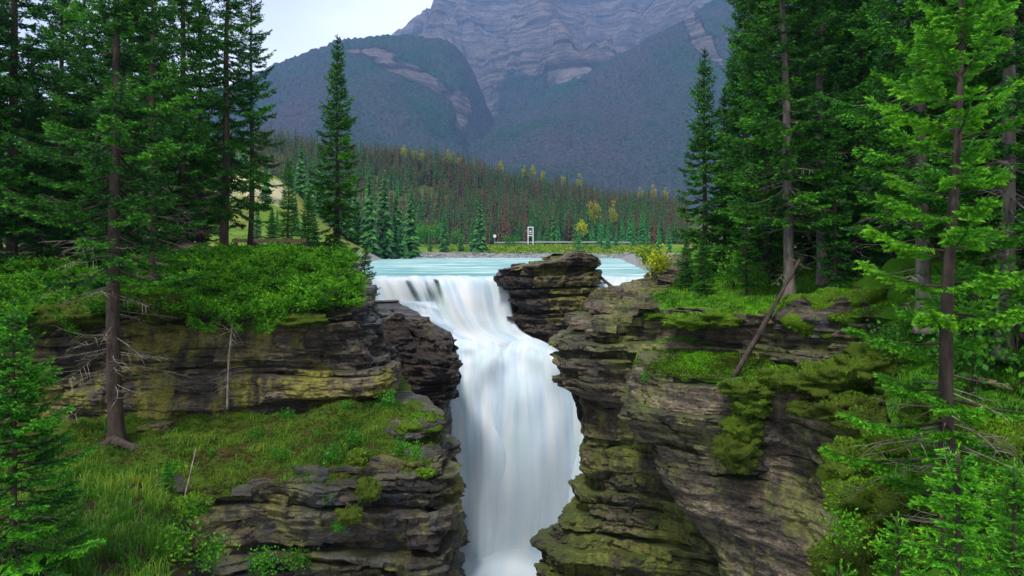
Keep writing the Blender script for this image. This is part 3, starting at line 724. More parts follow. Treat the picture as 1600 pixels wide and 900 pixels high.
def make_falls(name, rows, seed, ns=140, nt_=200, amp=0.35, edge=(0.06, 0.05), parent=None, streak=(0.9, 0.12), puff=0.5, gaps=0.0, dome=(0, 0), lip=0.0, low=(0.35, 0.6)):
    rows = np.array(rows, float)                       # (X left, X right, Y, Z)
    C = catmull(rows, nt_); s = np.linspace(0, 1, ns); t = np.linspace(0, 1, nt_)
    S, T = np.meshgrid(s, t, indexing='ij')
    X = C[None, :, 0] * (1 - S) + C[None, :, 1] * S
    Y = np.broadcast_to(C[None, :, 2], S.shape).copy(); Z = np.broadcast_to(C[None, :, 3], S.shape).copy()
    g = sstep(0.06, 0.24, T); lowr = sstep(low[0], low[1], T)
    b1 = 0.6 * vn(S * 4.5, T * 2.6, 0, seed) + 0.30 * vn(S * 10 + vn(T * 4, 2, 0, seed), T * 4, 0, seed + 1) + 0.10 * vn(S * 26, T * 4.6, 0, seed + 2)
    b2 = 1.6 * puff * vn(S * 3.0 + 0.5 * vn(T * 5, 1, 0, seed), T * 6.0, 0, seed + 7) + 0.7 * puff * vn(S * 6, T * 12, 0, seed + 8) + 0.5 * vn(S * 3, T * 1.4, 0, seed)
    b = b1 * (1 - lowr) + b2 * lowr
    Y = Y - amp * g * (b + 0.4); Z = Z + 0.4 * amp * g * b
    Y = Y - dome[0] * np.sin(np.pi * S) ** 0.8 * sstep(0, 0.25, T); Z = Z - dome[1] * (2 * S - 0.9) ** 2 * (1 - sstep(0.1, 0.6, T))
    X = X + 0.25 * g * vn(S * 3, T * 5, 0, seed + 5)
    if lip:
        q = sstep(0.0, 0.03, T) * (1 - sstep(0.10, 0.2, T)); Z = Z + lip * q * (vn(S * 7, 0.3, 0, seed + 12) + 0.5 * vn(S * 17, 0.7, 0, seed + 13)); Y = Y - 3.5 * lip * q * vn(S * 5, 0.6, 0, seed + 14)
    e = np.minimum(sstep(0, edge[0], S), sstep(1, 1 - edge[1], S))
    veil = e - gaps * np.maximum(0, 0.7 * vn(S * 11, T * 3, 0, seed + 6) + 0.6 * vn(S * 34, T * 5, 0, seed + 16) + 0.15 * (S < 0.62)) * sstep(0.17, 0.23, T) * (1 - sstep(0.28, 0.40, T)) * (1 - 0.6 * sstep(0.6, 0.75, S))
    if dome[0]: veil = veil * sstep(0.0, 0.12, T)
    st = streak[0] * (1 - sstep(0.2, 0.6, T)) + streak[1]
    lp = (1 - sstep(0.03, 0.16, T + 0.03 * vn(S * 20, 1, 0, seed))) * (1 if lip else 0)
    me = make_mesh(name, np.stack([X, Y, Z], -1).reshape(-1, 3), grid_faces(ns, nt_)[:, ::-1], M['falls'], attrs={'UV': np.stack([S, T], -1).reshape(-1, 2), 'veil': veil.ravel(), 'streak': st.ravel(), 'lip': lp.ravel() + 0 * S.ravel()}, smooth=True)
    return link(name, me, parent)

def rr(pl, pr, Y, Z): return (X_at(pl, Y), X_at(pr, Y), Y, Z)


falls = tag(empty('waterfall', (0, 44, -3)), 'wide white silky waterfall plunging down the middle of the gorge', 'waterfall')
falls.location = (0, 0, 0)
make_falls('main_curtain', [(-13, -0.2, 49.0, -0.09), (-12.8, -0.2, 47.0, 0.0), (-12.5, -0.2, 45.6, -0.08), (-12, -0.1, 45.0, -0.45), rr(530, 803, 44.4, -1.4), rr(545, 810, 43.9, -2.5), rr(575, 820, 43.1, -3.3),
                            rr(620, 842, 41.8, -3.75), rr(645, 880, 41.0, -4.5), rr(680, 905, 40.3, -6.8), rr(680, 922, 39.5, -9.6), rr(675, 932, 38.6, -12.6), rr(660, 940, 37.4, -15.2), rr(640, 940, 35.5, -16.4)], 71, ns=180, nt_=240, amp=0.7, gaps=0.85, lip=0.13, parent=falls, puff=0.6)
make_falls('tier_curtain', [rr(560, 690, 44.6, -1.55), rr(560, 692, 43.9, -1.6), rr(560, 700, 43.3, -2.0), rr(570, 715, 42.8, -2.9), rr(590, 735, 42.4, -4.0), rr(610, 745, 42.0, -5.2)], 77, ns=60, nt_=70, amp=0.5, edge=(0.1, 0.25), parent=falls)
make_falls('right_bulge', [rr(785, 868, 42.0, -3.55), rr(778, 886, 41.2, -3.6), rr(765, 902, 40.5, -4.2), rr(760, 912, 39.9, -5.6), rr(755, 918, 39.3, -8.0), rr(750, 925, 38.7, -11), rr(740, 930, 38.0, -14), rr(740, 930, 37.4, -16)], 83, ns=90, nt_=140, amp=0.45, edge=(0.35, 0.10), parent=falls, dome=(0.9, 0.9), streak=(0.3, 0.1), low=(0.1, 0.3))
make_falls('left_bulge', [rr(690, 790, 42.2, -3.7), rr(692, 800, 41.4, -3.85), rr(690, 806, 40.8, -4.6), rr(684, 806, 40.2, -6.2), rr(684, 806, 39.5, -8.6), rr(690, 806, 38.8, -11.5), rr(690, 806, 38.0, -14), rr(690, 806, 37.2, -16)], 87, ns=80, nt_=140, amp=0.45, edge=(0.2, 0.35), parent=falls, dome=(0.6, 0.3), streak=(0.3, 0.1), low=(0.1, 0.3))
# small channel to the right of the island
side = tag(empty('side_cascade', (0, 0, 0)), 'narrow white cascade right of the island rock under the driftwood', 'waterfall')
make_falls('cascade', [(4.6, 11, 47.0, -0.06), (4.6, 10.5, 45.6, -0.12), (4.7, 10, 44.6, -0.5), (4.8, 9.2, 42.8, -1.5), (4.6, 8.6, 40.5, -2.6), (4.2, 8, 38, -4.2), (3.8, 8, 35.5, -7), (2.8, 8, 33.8, -11), (2.8, 8, 33.4, -16)], 91, ns=60, nt_=120, amp=0.35, parent=side)
# rock bed behind the curtain
bed = tag(empty('falls_bed', (0, 0, 0)), kind='structure')
make_wall('falls_bed', [(-0.3, [(-13, 45.3), (-8, 45.5), (-4, 45.4), (-1, 45.4), (2, 45.6), (6, 45.3), (11, 45.5)]), (-3.0, [(-13, 44.4), (-8, 44.4), (-4, 44.2), (-1, 44.2), (2, 44.6), (6, 42), (11, 42)]),
                        (-5.0, [(-13, 42.8), (-8, 42.6), (-4, 42.4), (-1, 42.2), (2, 41.6), (6, 39.5), (11, 40)]), (-17, [(-13, 40), (-8, 40.2), (-4, 40), (-1, 39.6), (2, 39.6), (6, 37), (11, 37)])],
          [-0.42, -0.9, -1.4, -2.2, -3.0, -4.0, -5.4, -7.4, -10, -13, -17], 97, M['rock_wet'], joint=(1.0, 3.0), protr=0.3, res=0.16, depth=1.5, parent=bed)
# pool at the foot of the falls
px_ = np.linspace(-16, 16, 90); py_ = np.linspace(4, 44, 110)
Xp, Yp = np.meshgrid(px_, py_, indexing='ij')
Zp = -15.6 + 0.35 * fbm(Xp * 0.3, Yp * 0.3, 0, 3, 61) + 0.9 * sstep(30, 38, Yp)
tag(link('gorge_pool', make_mesh('gorge_pool', np.stack([Xp, Yp, Zp], -1).reshape(-1, 3), grid_faces(90, 110)[:, ::-1], M['falls'],
                                 attrs={'UV': np.stack([Xp / 32, Yp / 80], -1).reshape(-1, 2), 'veil': np.ones(Xp.size), 'streak': np.full(Xp.size, 0.1), 'lip': np.zeros(Xp.size)}, smooth=True)), kind='structure')
floor = make_mesh('gorge_floor', [(-40, 0, -17.5), (40, 0, -17.5), (40, 50, -17.5), (-40, 50, -17.5)], np.array([[0, 1, 2, 3]]), M['rock_wet'])
tag(link('gorge_floor', floor), kind='structure')


# ---------------------------------------------------------------- mountains
def mountain_mat(name, forest=1.0):
    m, nt = new_mat(name); g = geo(nt); pos = g.outputs['Position']; s = nd(nt, 'SeparateXYZ', {0: pos})
    nz = nd(nt, 'SeparateXYZ', {0: g.outputs['True Normal']}).outputs['Z']
    band = noise(nt, pos, 1.0, 7, 0.6, (0.0006, 0.0006, 0.022), Distortion=0.6)
    rk = ramp(nt, band, [(0.34, (0.045, 0.042, 0.045)), (0.46, (0.12, 0.10, 0.10)), (0.54, (0.21, 0.175, 0.165)), (0.62, (0.10, 0.085, 0.085)), (0.70, (0.18, 0.155, 0.15))])
    fine = noise(nt, pos, 0.012, 8, 0.7)
    rk = mixc(nt, 0.6, rk, ramp(nt, fine, [(0.35, 0.3), (0.65, 1.25)]), 'MULTIPLY')
    at = nd(nt, 'Attribute', attribute_name='bare').outputs['Fac']
    brk = math_(nt, 'ADD', at, math_(nt, 'MULTIPLY', math_(nt, 'SUBTRACT', noise(nt, pos, 0.007, 8, 0.7), 0.5), 1.5))
    mask = ramp(nt, brk, [(0.42, 0.0), (0.58, 1.0)])
    tr = noise(nt, pos, 0.11, 4, 0.75, (1, 1, 0.4)); big = noise(nt, pos, 0.0026, 5, 0.6)
    fc = mixc(nt, ramp(nt, big, [(0.35, 0.0), (0.65, 1.0)]), (0.016, 0.042, 0.026), (0.046, 0.036, 0.042))
    fc = mixc(nt, 0.85, fc, ramp(nt, tr, [(0.34, 0.15), (0.66, 1.8)]), 'MULTIPLY')
    c = mixc(nt, mask, fc, rk)
    bp = nd(nt, 'Bump', {'Height': math_(nt, 'ADD', math_(nt, 'MULTIPLY', tr, 0.12), math_(nt, 'MULTIPLY', fine, math_(nt, 'ADD', math_(nt, 'MULTIPLY', mask, 0.9), 0.1))), 'Strength': 1.0, 'Distance': 60.0})
    b = nd(nt, 'BsdfPrincipled', {'Base Color': c, 'Roughness': 1.0, 'Normal': bp.outputs[0], 'Specular IOR Level': 0.05})
    out(nt, b.outputs[0]); return m


M['mountain'] = mountain_mat('mountain_side')


def ridge(name, crest, Yc, Y0, back, seed, bare, rough=(90, 30), power=1.0, x0=-700, x1=2300, nx=420, ny=220, gully=0.0, spurs=()):
    """a range: crest given as (photo column, height line) at distance Yc, falling towards Y0"""
    px = np.linspace(x0, x1, nx); X = (px - 800) / F * Yc
    Zc = CZ + (HY - interp(px, crest)) / F * Yc
    v = np.linspace(0, 1 + back, ny)
    Xg, Vg = np.meshgrid(X, v, indexing='ij'); Zcg = np.broadcast_to(Zc[:, None], Xg.shape)
    Y = Y0 + (Yc - Y0) * Vg
    prof = np.where(Vg <= 1, np.clip(Vg, 0, 1) ** power, np.maximum(0, 1 - (Vg - 1) * 0.9))
    n = fbm(Xg / 420, Y / 420, 0, 5, seed) * rough[0] + fbm(Xg / 70, Y / 70, 0, 3, seed + 9) * rough[1] * 0.5
    pxg = np.broadcast_to(px[:, None], Xg.shape)
    for sp_, wd_, ht_ in spurs:                          # buttresses and couloirs running down from the crest
        cx_ = sp_ + 14 * vn(Vg * 5, sp_, 0, seed + 50); n = n + ht_ * np.exp(-np.abs((pxg - cx_) / wd_) ** 1.3) * np.sin(np.pi * np.clip(Vg, 0, 1)) ** 0.7
    if gully:
        gl = np.abs(vn(Xg / 190 + 0.4 * vn(Y / 300, Xg / 300, 0, seed + 4), Y / 1400, 0, seed + 3)); n = n - gully * (1 - np.minimum(1, gl * 2.2)) * sstep(0.05, 0.5, Vg)
        gl2 = np.abs(vn(Xg / 60, Y / 600, 0, seed + 6)); n = n - gully * 0.35 * (1 - np.minimum(1, gl2 * 2.5)) * sstep(0.1, 0.5, Vg)
        # cliff bands
        zz = Zcg * prof + n; st = 95.0 + 25 * vn(Xg / 700, Y / 700, 0, seed + 40); zz = zz + 30 * fbm(Xg / 160, Y / 160, 0, 3, seed + 41); fr = (zz / st) % 1; zz2 = (np.floor(zz / st) + sstep(0.25, 0.75, fr)) * st
        n = n + (zz2 - zz) * 0.38
    damp = 1 - 0.85 * np.exp(-((Vg - 1) / 0.05) ** 2)
    Z = Zcg * prof + n * damp * sstep(0.0, 0.12, Vg) - 25 * (1 - sstep(0, 0.06, Vg))
    Z = Z + (fbm(Xg / 8, Y / 8, 0, 2, seed + 30) * 9 + fbm(Xg / 60, Y / 200, 0, 2, seed + 31) * 5) * (np.abs(Vg - 1) < 0.35)
    xpx = Xg / Y * F + 800; ypx = HY - (Z - CZ) / Y * F
    b = bare(xpx, ypx, Z)
    me = make_mesh(name, np.stack([Xg, Y, Z], -1).reshape(-1, 3), grid_faces(nx, ny)[:, ::-1], M['mountain'], attrs={'bare': b.ravel()}, smooth=True)
    return tag(link(name, me), kind='structure')


def g2(x, y, cx, cy, sx, sy, rot=0.0):
    c, s = math.cos(rot), math.sin(rot); dx, dy = x - cx, y - cy
    return np.exp(-((dx * c + dy * s) / sx) ** 2 - ((-dx * s + dy * c) / sy) ** 2)


ridge('forested_mountain', [(-700, 40), (100, 190), (330, 150), (415, 105), (470, 80), (530, 60), (600, 54), (650, 56), (700, 64), (725, 86), (742, 118), (758, 158), (778, 205), (820, 300), (900, 380), (2300, 420)], 2700, 1500, 0.5, 101,
      lambda x, y, z: 0.12 + 0.62 * g2(x, y, 655, 120, 95, 14, 0.55) + 0.5 * g2(x, y, 600, 100, 26, 9, 0.3) + 0.6 * g2(x, y, 722, 175, 13, 50, 0.12) + 0.4 * g2(x, y, 560, 80, 60, 5, 0.1), rough=(60, 22), nx=900, ny=300)
ridge('forested_mountain', [(-700, 420), (600, 420), (690, 290), (712, 228), (735, 205), (780, 180), (830, 152), (900, 120), (960, 92), (1010, 62), (1060, 36), (1110, 2), (1160, -35), (1300, -80), (2300, -100)], 2750, 1350, 0.5, 111,
      lambda x, y, z: 0.12 + 0.75 * g2(x, y, 1085, 45, 16, 50, -0.5) + 0.5 * g2(x, y, 1120, 90, 10, 45, -0.7) + 0.45 * g2(x, y, 940, 128, 60, 4, 0.02) + 0.5 * sstep(40, -30, y), rough=(55, 22), nx=900, ny=300)
ridge('rock_mountain', [(-700, 300), (500, 120), (600, 62), (630, 40), (660, 18), (690, 2), (730, -16), (790, -12), (815, -6), (838, -12), (860, -6), (900, -14), (960, -24), (1000, -12), (1040, -18), (1070, -30), (1120, -50), (1400, -60), (2300, -60)], 4200, 2300, 0.3, 121,
      lambda x, y, z: 0.85 - 0.75 * g2(x, y, 820, 150, 60, 45, -0.5) - 0.35 * g2(x, y, 660, 95, 50, 24, 0.4), rough=(130, 90), power=0.85, nx=620, ny=320, gully=130, spurs=((850, 34, 330), (690, 30, 200), (1035, 36, 340), (950, 30, -160), (765, 26, -220), (905, 16, 130), (1110, 24, -150), (650, 20, -120)))

# ---------------------------------------------------------------- air: haze, spray
def volume_box(name, lo, hi, vol_builder):
    lo, hi = np.array(lo, float), np.array(hi, float)
    V = np.array([[(hi if i & 1 else lo)[0], (hi if i & 2 else lo)[1], (hi if i & 4 else lo)[2]] for i in range(8)])
    m, nt = new_mat(name); out(nt, None, vol_builder(nt))
    q = np.array([[0, 2, 3, 1], [4, 5, 7, 6], [0, 1, 5, 4], [2, 6, 7, 3], [0, 4, 6, 2], [1, 3, 7, 5]])
    return tag(link(name, make_mesh(name, V, q, m)), kind='stuff')


hz = volume_box('haze', (-9500, -300, -19), (9500, 6400, 2000), lambda nt: nd(nt, 'VolumePrincipled', {'Color': (0.28, 0.52, 1.0, 1), 'Density': 0.9e-4, 'Anisotropy': 0.0}).outputs[0])
tag(hz, 'thin blue haze in the air over the valley', 'haze')


def spray(nt):
    pos = geo(nt).outputs['Position']
    d = nd(nt, 'VectorMath', {0: nd(nt, 'VectorMath', {0: pos, 1: (0.4, 36.6, -11.0)}, operation='SUBTRACT').outputs[0], 1: (1 / 5.2, 1 / 3.2, 1 / 6.0)}, operation='MULTIPLY').outputs[0]
    l = nd(nt, 'VectorMath', {0: d}, operation='LENGTH').outputs['Value']
    f = ramp(nt, l, [(0.15, 1.0), (1.0, 0.0)], 'EASE')
    n = ramp(nt, noise(nt, pos, 0.35, 2, 0.5), [(0.35, 0.3), (0.65, 1.0)])
    return nd(nt, 'VolumePrincipled', {'Color': (0.86, 0.94, 1.0, 1), 'Density': math_(nt, 'MULTIPLY', math_(nt, 'MULTIPLY', f, n), 0.35)}).outputs[0]


sp = volume_box('spray_mist', (-4.9, 33.3, -17), (5.7, 39.9, -4.8), spray)
tag(sp, 'soft white spray drifting at the foot of the falls', 'mist')

# ---------------------------------------------------------------- trees
def needle_tris(A, B, rng, size, per_m, tA, tB, spread=0.8, wid=0.24):
    """needle-clad twig segments A->B as many small pointed faces"""
    D = B - A; L = np.linalg.norm(D, axis=1); D = D / (L[:, None] + 1e-9)
    cnt = np.maximum(2, (L * per_m).astype(int)); idx = np.repeat(np.arange(len(A)), cnt); n = len(idx)
    t = rng.random(n); d = D[idx]
    r = rng.normal(size=(n, 3)); r[:, 2] = r[:, 2] * 0.8 + 0.15
    p = r - (r * d).sum(1, keepdims=True) * d; p /= np.linalg.norm(p, axis=1, keepdims=True) + 1e-9
    c = A[idx] + d * (L[idx] * t)[:, None]
    sz = (size[idx] if hasattr(size, '__len__') else size) * rng.uniform(0.7, 1.3, n)
    tip = c + (d * 0.75 + p * spread) * sz[:, None]
    w = np.cross(d, p) * (sz * wid)[:, None] + d * (sz * 0.1)[:, None]
    V = np.stack([c - w - d * (sz * 0.25)[:, None], c + w, tip], 1).reshape(-1, 3)
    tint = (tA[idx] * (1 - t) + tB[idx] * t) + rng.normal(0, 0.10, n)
    return V, np.arange(3 * n).reshape(-1, 3), np.repeat(np.clip(tint, 0, 1), 3)


def spruce(seed, H=14, R_=1.8, r0=0.2, cs=0.15, whorl=0.34, nper=5, droop=0.35, up=0.25, twig=0.085, size=0.075, per_m=26, shape=0.85, irr=0.35, sag_top=0.5,
           dead=(0.05, 0.2), ndead=24, lean=0.0, tlen=0.42, fat=1.0, minlen=0.12, wid=0.24, sub=True, gap=0.0, twigz=0.12):
    rng = np.random.default_rng(seed)
    wood, crown, dry = Acc(), Acc(), Acc()
    zz = np.concatenate([[0, 0.15, 0.5], np.linspace(1.0, H, 16)])
    bend = np.stack([lean * zz + 0.06 * vn(zz * 0.3, 3, 0, seed), 0.06 * vn(zz * 0.3, 9, 0, seed) + 0 * zz, zz], 1)
    rad = r0 * (1 - zz / H) ** 0.85 + 0.012; rad[0] *= 1.55; rad[1] *= 1.25; rad[2] *= 1.08
    V, fs = tube(bend, rad, 9); V[:, :2] += 0.06 * r0 * vn(V[:, 0] * 9, V[:, 1] * 9, V[:, 2] * 2.5, seed)[:, None]
    wood.add(V, fs)
    axis = lambda z: np.array([np.interp(z, zz, bend[:, 0]), np.interp(z, zz, bend[:, 1]), z])
    SA, SB, TA, TB = [], [], [], []
    z = cs * H; k = 0
    while z < H - 0.05:
        t = min(1.0, (H - z) / (H * (1 - cs))); rmax = R_ * min(1.0, t ** shape * 1.05) + 0.05
        if t > 0.8: rmax *= 1 - 0.5 * (t - 0.8) / 0.2 * sag_top
        n = max(3, int(round(nper * (0.7 + 0.5 * rng.random()))))
        a0 = rng.random() * 6.28
        for j in range(n):
            if rng.random() < gap: continue
            az = a0 + j * 6.283 / n + rng.normal(0, 0.25); L = max(minlen, rmax * (1 + irr * rng.normal()) * rng.uniform(0.75, 1.05))
            L = min(L, rmax * 1.35)
            zb = z + rng.uniform(-0.22, 0.22) * whorl; zb = min(max(zb, 0.1), H - 0.03)
            el = 0.75 * (1 - t) ** 1.5 - droop * t * rng.uniform(0.5, 1.3)
            h = np.array([math.cos(az), math.sin(az), 0]); sd = np.array([-h[1], h[0], 0]); o = axis(zb)
            m = 7; u = np.linspace(0, 1, m)
            zc = L * (math.tan(el) * u - 0.22 * droop * np.sin(u * np.pi) + up * u ** 3 * 0.5)
            cv = o + h * (L * u)[:, None] + sd * (0.10 * L * rng.normal() * u ** 2)[:, None]; cv[:, 2] += zc
            wr = max(0.006, 0.016 * L ** 0.8)
            V, fs = tube(cv[::2], wr * (1 - 0.85 * u[::2]) * 1.2, 3, cap=False); wood.add(V, fs)
            # the branch's own needles
            s0 = 2 if L > 0.6 else 0
            base = 0.27 + 0.12 * rng.normal()
            for q in range(s0, m - 1):
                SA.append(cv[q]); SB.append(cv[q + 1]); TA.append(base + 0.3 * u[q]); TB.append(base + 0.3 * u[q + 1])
            # side twigs
            nt = int(L / twig) * 2
            if nt < 3: continue
            uu = np.sort(rng.uniform(0.12 if L < 0.9 else 0.25, 0.99, nt)); sg = np.where(np.arange(nt) % 2, 1, -1)
            c = np.stack([np.interp(uu, u, cv[:, i]) for i in range(3)], 1)
            tan = np.gradient(cv, axis=0); tan = np.stack([np.interp(uu, u, tan[:, i]) for i in range(3)], 1); tan /= np.linalg.norm(tan, axis=1, keepdims=True)
            ang = rng.normal(0.95, 0.22, nt)
            d = tan * np.cos(ang)[:, None] + sd * (sg * np.sin(ang))[:, None]; d[:, 2] += rng.normal(-twigz, 0.10, nt)
            d /= np.linalg.norm(d, axis=1, keepdims=True)
            tl = np.minimum(tlen, 0.12 + L * 0.50 * (1 - uu) ** 0.8) * rng.uniform(0.55, 1.15, nt)
            e = c + d * tl[:, None]; e[:, 2] -= 0.08 * tl
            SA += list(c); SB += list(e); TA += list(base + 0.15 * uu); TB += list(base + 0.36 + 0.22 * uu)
            if sub:
                big = np.where(tl > 0.2)[0]
                for b in big:
                    ns_ = int(tl[b] / (twig * 1.15))
                    if ns_ < 1: continue
                    v = rng.uniform(0.3, 0.95, ns_); s2 = np.where(rng.random(ns_) < 0.5, 1, -1)
                    pd = np.cross(d[b], [0, 0, 1]); dd = d[b] * 0.6 + pd * (s2 * 0.75)[:, None]; dd[:, 2] += rng.normal(-0.05, 0.09, ns_)
                    cc = c[b] + (e[b] - c[b]) * v[:, None]; l2 = tl[b] * 0.5 * (1.1 - v) + 0.05
                    SA += list(cc); SB += list(cc + dd * l2[:, None]); TA += [base + 0.2] * ns_; TB += [base + 0.5] * ns_
        z += whorl * rng.uniform(0.7, 1.3) * (0.55 + 0.45 * t); k += 1
    SA.append(axis(H - 0.35)); SB.append(axis(H) + [0, 0, 0.12]); TA.append(0.5); TB.append(0.8)
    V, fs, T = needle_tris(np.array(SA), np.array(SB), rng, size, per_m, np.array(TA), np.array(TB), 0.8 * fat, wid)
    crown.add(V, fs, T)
    for i in range(ndead):                              # bare dead twigs low on the trunk
        zb = H * rng.uniform(*dead); az = rng.random() * 6.28; L = R_ * rng.uniform(0.3, 0.85)
        h = np.array([math.cos(az), math.sin(az), 0]); sd = np.array([-h[1], h[0], 0]); o = axis(zb); u = np.linspace(0, 1, 5)
        cv = o + h * (L * u)[:, None] + sd * (0.2 * L * rng.normal() * u ** 2)[:, None]; cv[:, 2] += L * (-0.25 * u + rng.normal(0, 0.15) * u ** 2)
        V, fs = tube(cv, 0.014 * (1 - 0.8 * u), 3, False); dry.add(V, fs)
        for q in range(int(L / 0.14)):
            uu = rng.uniform(0.25, 1); c = np.array([np.interp(uu, u, cv[:, i2]) for i2 in range(3)])
            dd = h * 0.6 + sd * rng.choice([-1, 1]) * 0.7 + np.array([0, 0, rng.normal(-0.2, 0.3)]); l = L * rng.uniform(0.12, 0.35)
            V, fs = tube(np.array([c, c + dd * l * 0.6, c + dd * l + [0, 0, -0.05 * l]]), np.array([0.006, 0.005, 0.002]), 3, False); dry.add(V, fs)
    return wood, crown, dry


PROTO = {}


def proto(key, bark='bark', leaf='spruce', **kw):
    w, c, d = spruce(**kw)
    PROTO[key] = (w.mesh('trunk', M[bark], smooth=True), c.mesh('crown', M[leaf]), d.mesh('dead_branches', M['deadwood']) if d.n else None, kw['H'])


def tree(key, x, y, z, H, label, rz=0.0, color=(1, 1, 1, 1), group=None, name='spruce_tree', lean=(0, 0), cat='tree', sx=1.0):
    w, c, d, h0 = PROTO[key]; s = H / h0
    r = empty(name, (x, y, z), rz, s); r.scale = (s * sx, s * sx, s)
    r.rotation_euler = (lean[0], lean[1], rz)
    tag(r, label, cat, group)
    link('trunk', w, r); link('crown', c, r, color=color)
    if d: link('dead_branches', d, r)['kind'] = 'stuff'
    return r


proto('ledge', seed=5, H=18, R_=2.3, r0=0.215, cs=0.30, whorl=0.46, nper=6, droop=0.45, up=0.3, size=0.085, per_m=24, irr=0.4, dead=(0.10, 0.36), ndead=60, shape=0.6, gap=0.12)
proto('old_a', seed=6, H=18, R_=1.9, r0=0.19, cs=0.12, whorl=0.46, nper=6, droop=0.5, up=0.35, size=0.095, per_m=20, irr=0.5, dead=(0.03, 0.2), ndead=40, shape=0.55, gap=0.15, twig=0.10)
proto('old_b', seed=7, H=18, R_=1.7, r0=0.17, cs=0.18, whorl=0.48, nper=6, droop=0.55, up=0.4, size=0.095, per_m=20, irr=0.55, dead=(0.04, 0.25), ndead=50, shape=0.5, gap=0.25, twig=0.10)
proto('mid_a', seed=8, H=12, R_=1.75, r0=0.16, cs=0.08, whorl=0.4, nper=7, droop=0.35, up=0.3, size=0.085, per_m=22, irr=0.25, dead=(0.03, 0.1), ndead=14, shape=0.8, twig=0.095)
proto('mid_b', seed=9, H=12, R_=1.55, r0=0.15, cs=0.05, whorl=0.4, nper=7, droop=0.45, up=0.25, size=0.085, per_m=22, irr=0.3, dead=(0.02, 0.1), ndead=14, shape=0.7, twig=0.095)
proto('thin', seed=10, H=12, R_=1.0, r0=0.11, cs=0.10, whorl=0.42, nper=6, droop=0.5, up=0.3, size=0.085, per_m=22, irr=0.35, dead=(0.03, 0.2), ndead=20, shape=0.7, twig=0.095)
proto('grey', bark='bark_grey', seed=12, H=18, R_=1.9, r0=0.19, cs=0.17, whorl=0.44, nper=7, droop=0.4, up=0.35, size=0.09, per_m=22, irr=0.4, dead=(0.05, 0.3), ndead=40, shape=0.45, gap=0.1, twig=0.095)
proto('young', seed=13, H=5, R_=1.15, r0=0.06, cs=0.03, whorl=0.24, nper=6, droop=0.12, up=0.2, size=0.06, per_m=34, irr=0.22, ndead=6, dead=(0.02, 0.1), shape=0.85, twig=0.075, tlen=0.32)
proto('bright', leaf='spruce_bright', seed=14, H=9, R_=1.55, r0=0.115, cs=0.10, whorl=0.52, nper=5, droop=0.14, up=0.28, size=0.05, per_m=210, wid=0.13, irr=0.25, dead=(0.04, 0.3), ndead=40, shape=0.6, twig=0.075, tlen=0.3, fat=0.8, gap=0.08)
proto('sapling', leaf='spruce_bright', seed=15, H=1.6, R_=0.42, r0=0.02, cs=0.05, whorl=0.15, nper=5, droop=0.0, up=0.15, size=0.034, per_m=170, wid=0.14, irr=0.2, ndead=0, shape=0.85, twig=0.06, tlen=0.16, fat=0.8)
proto('edge', seed=16, H=6.5, R_=1.7, r0=0.07, cs=0.05, whorl=0.34, nper=6, droop=0.28, up=0.2, size=0.055, per_m=70, wid=0.15, irr=0.25, ndead=24, dead=(0.02, 0.3), shape=0.75, twig=0.075, tlen=0.36)

rnd = random.Random(4)
GREEN = (1, 1, 1, 1)


def tl(key, px, Y, H, label, z=None, **kw):
    x = X_at(px, Y)
    if z is None:
        z = float((gL if px < 800 else gR)(np.array([x]), np.array([Y]))[0]) - 0.05
    return tree(key, x, Y, z, H, label, rz=kw.pop('rz', rnd.uniform(0, 6.28)), **kw)


# left bank
tl('ledge', 180, 20.0, 17.5, 'tall spruce with bare grey lower limbs rooted on the mossy ledge', z=float(gLedge(np.array([-11.6]), np.array([20.0]))[0]) - 0.1, rz=1.0)
tl('old_a', 20, 27.5, 19, 'tall ragged spruce with an open crown, sky between its branches, left of the juniper bank', color=(0.8, 0.9, 0.95, 1))
tl('mid_b', -40, 26, 14, 'broad dark spruce beside the tall ragged open-crowned one, partly out of frame', color=(0.75, 0.9, 0.9, 1))
tl('mid_a', 98, 31, 13.4, 'medium spruce whose pointed tip shows against the sky beside the open-crowned spruce', color=(1.1, 1.05, 0.8, 1))
tl('mid_b', 132, 33, 13.6, 'dark medium spruce tucked behind the tall ledge spruce', color=(0.85, 0.95, 0.9, 1))
tl('mid_a', 60, 28.5, 7.5, 'shorter full spruce at the back of the juniper bank', color=(0.7, 0.85, 0.9, 1))
tl('old_b', 240, 25.5, 18, 'tall dark-trunked spruce just behind the ledge spruce', color=(0.85, 0.95, 0.9, 1))
tl('mid_b', 205, 29, 14.5, 'thick dark spruce filling the gap behind the ledge spruce', color=(0.75, 0.9, 0.9, 1))
tl('old_a', 285, 30, 17, 'tall spruce between the dark-trunked spruce and the slim spruce', color=(0.9, 0.95, 0.85, 1))
tl('thin', 312, 34, 14.6, 'slim spruce with a thin spire between taller spruces', color=(0.9, 1.0, 0.8, 1))
tl('mid_a', 255, 33, 9, 'low spruce behind the brown boulder on the bank', color=(0.7, 0.85, 0.85, 1))
tl('old_a', 352, 30.5, 17, 'leaning tall spruce at the edge of the trees by the dirt patch', lean=(0.0, 0.035), color=(0.9, 1.0, 0.85, 1))
tl('old_b', 392, 36, 14.5, 'half-bare spruce with a thin grey trunk beside the timber rail', color=(0.8, 0.9, 0.8, 1))
tl('mid_a', 318, 38, 8, 'small full spruce behind the leaning spruce', color=(0.8, 0.9, 0.85, 1))
tl('mid_a', 160, 27, 6, 'low spreading spruce under the tall ones', color=(0.7, 0.9, 0.9, 1))
tl('mid_b', 527, 37.5, 11.6, 'lone pointed spruce standing at the brink above the falls', color=(1.05, 1.05, 0.75, 1), sx=0.92)
tl('mid_a', 450, 62, 8.2, 'small spruce beside the timber rail below the sandy bank', color=(0.95, 1.0, 0.9, 1))
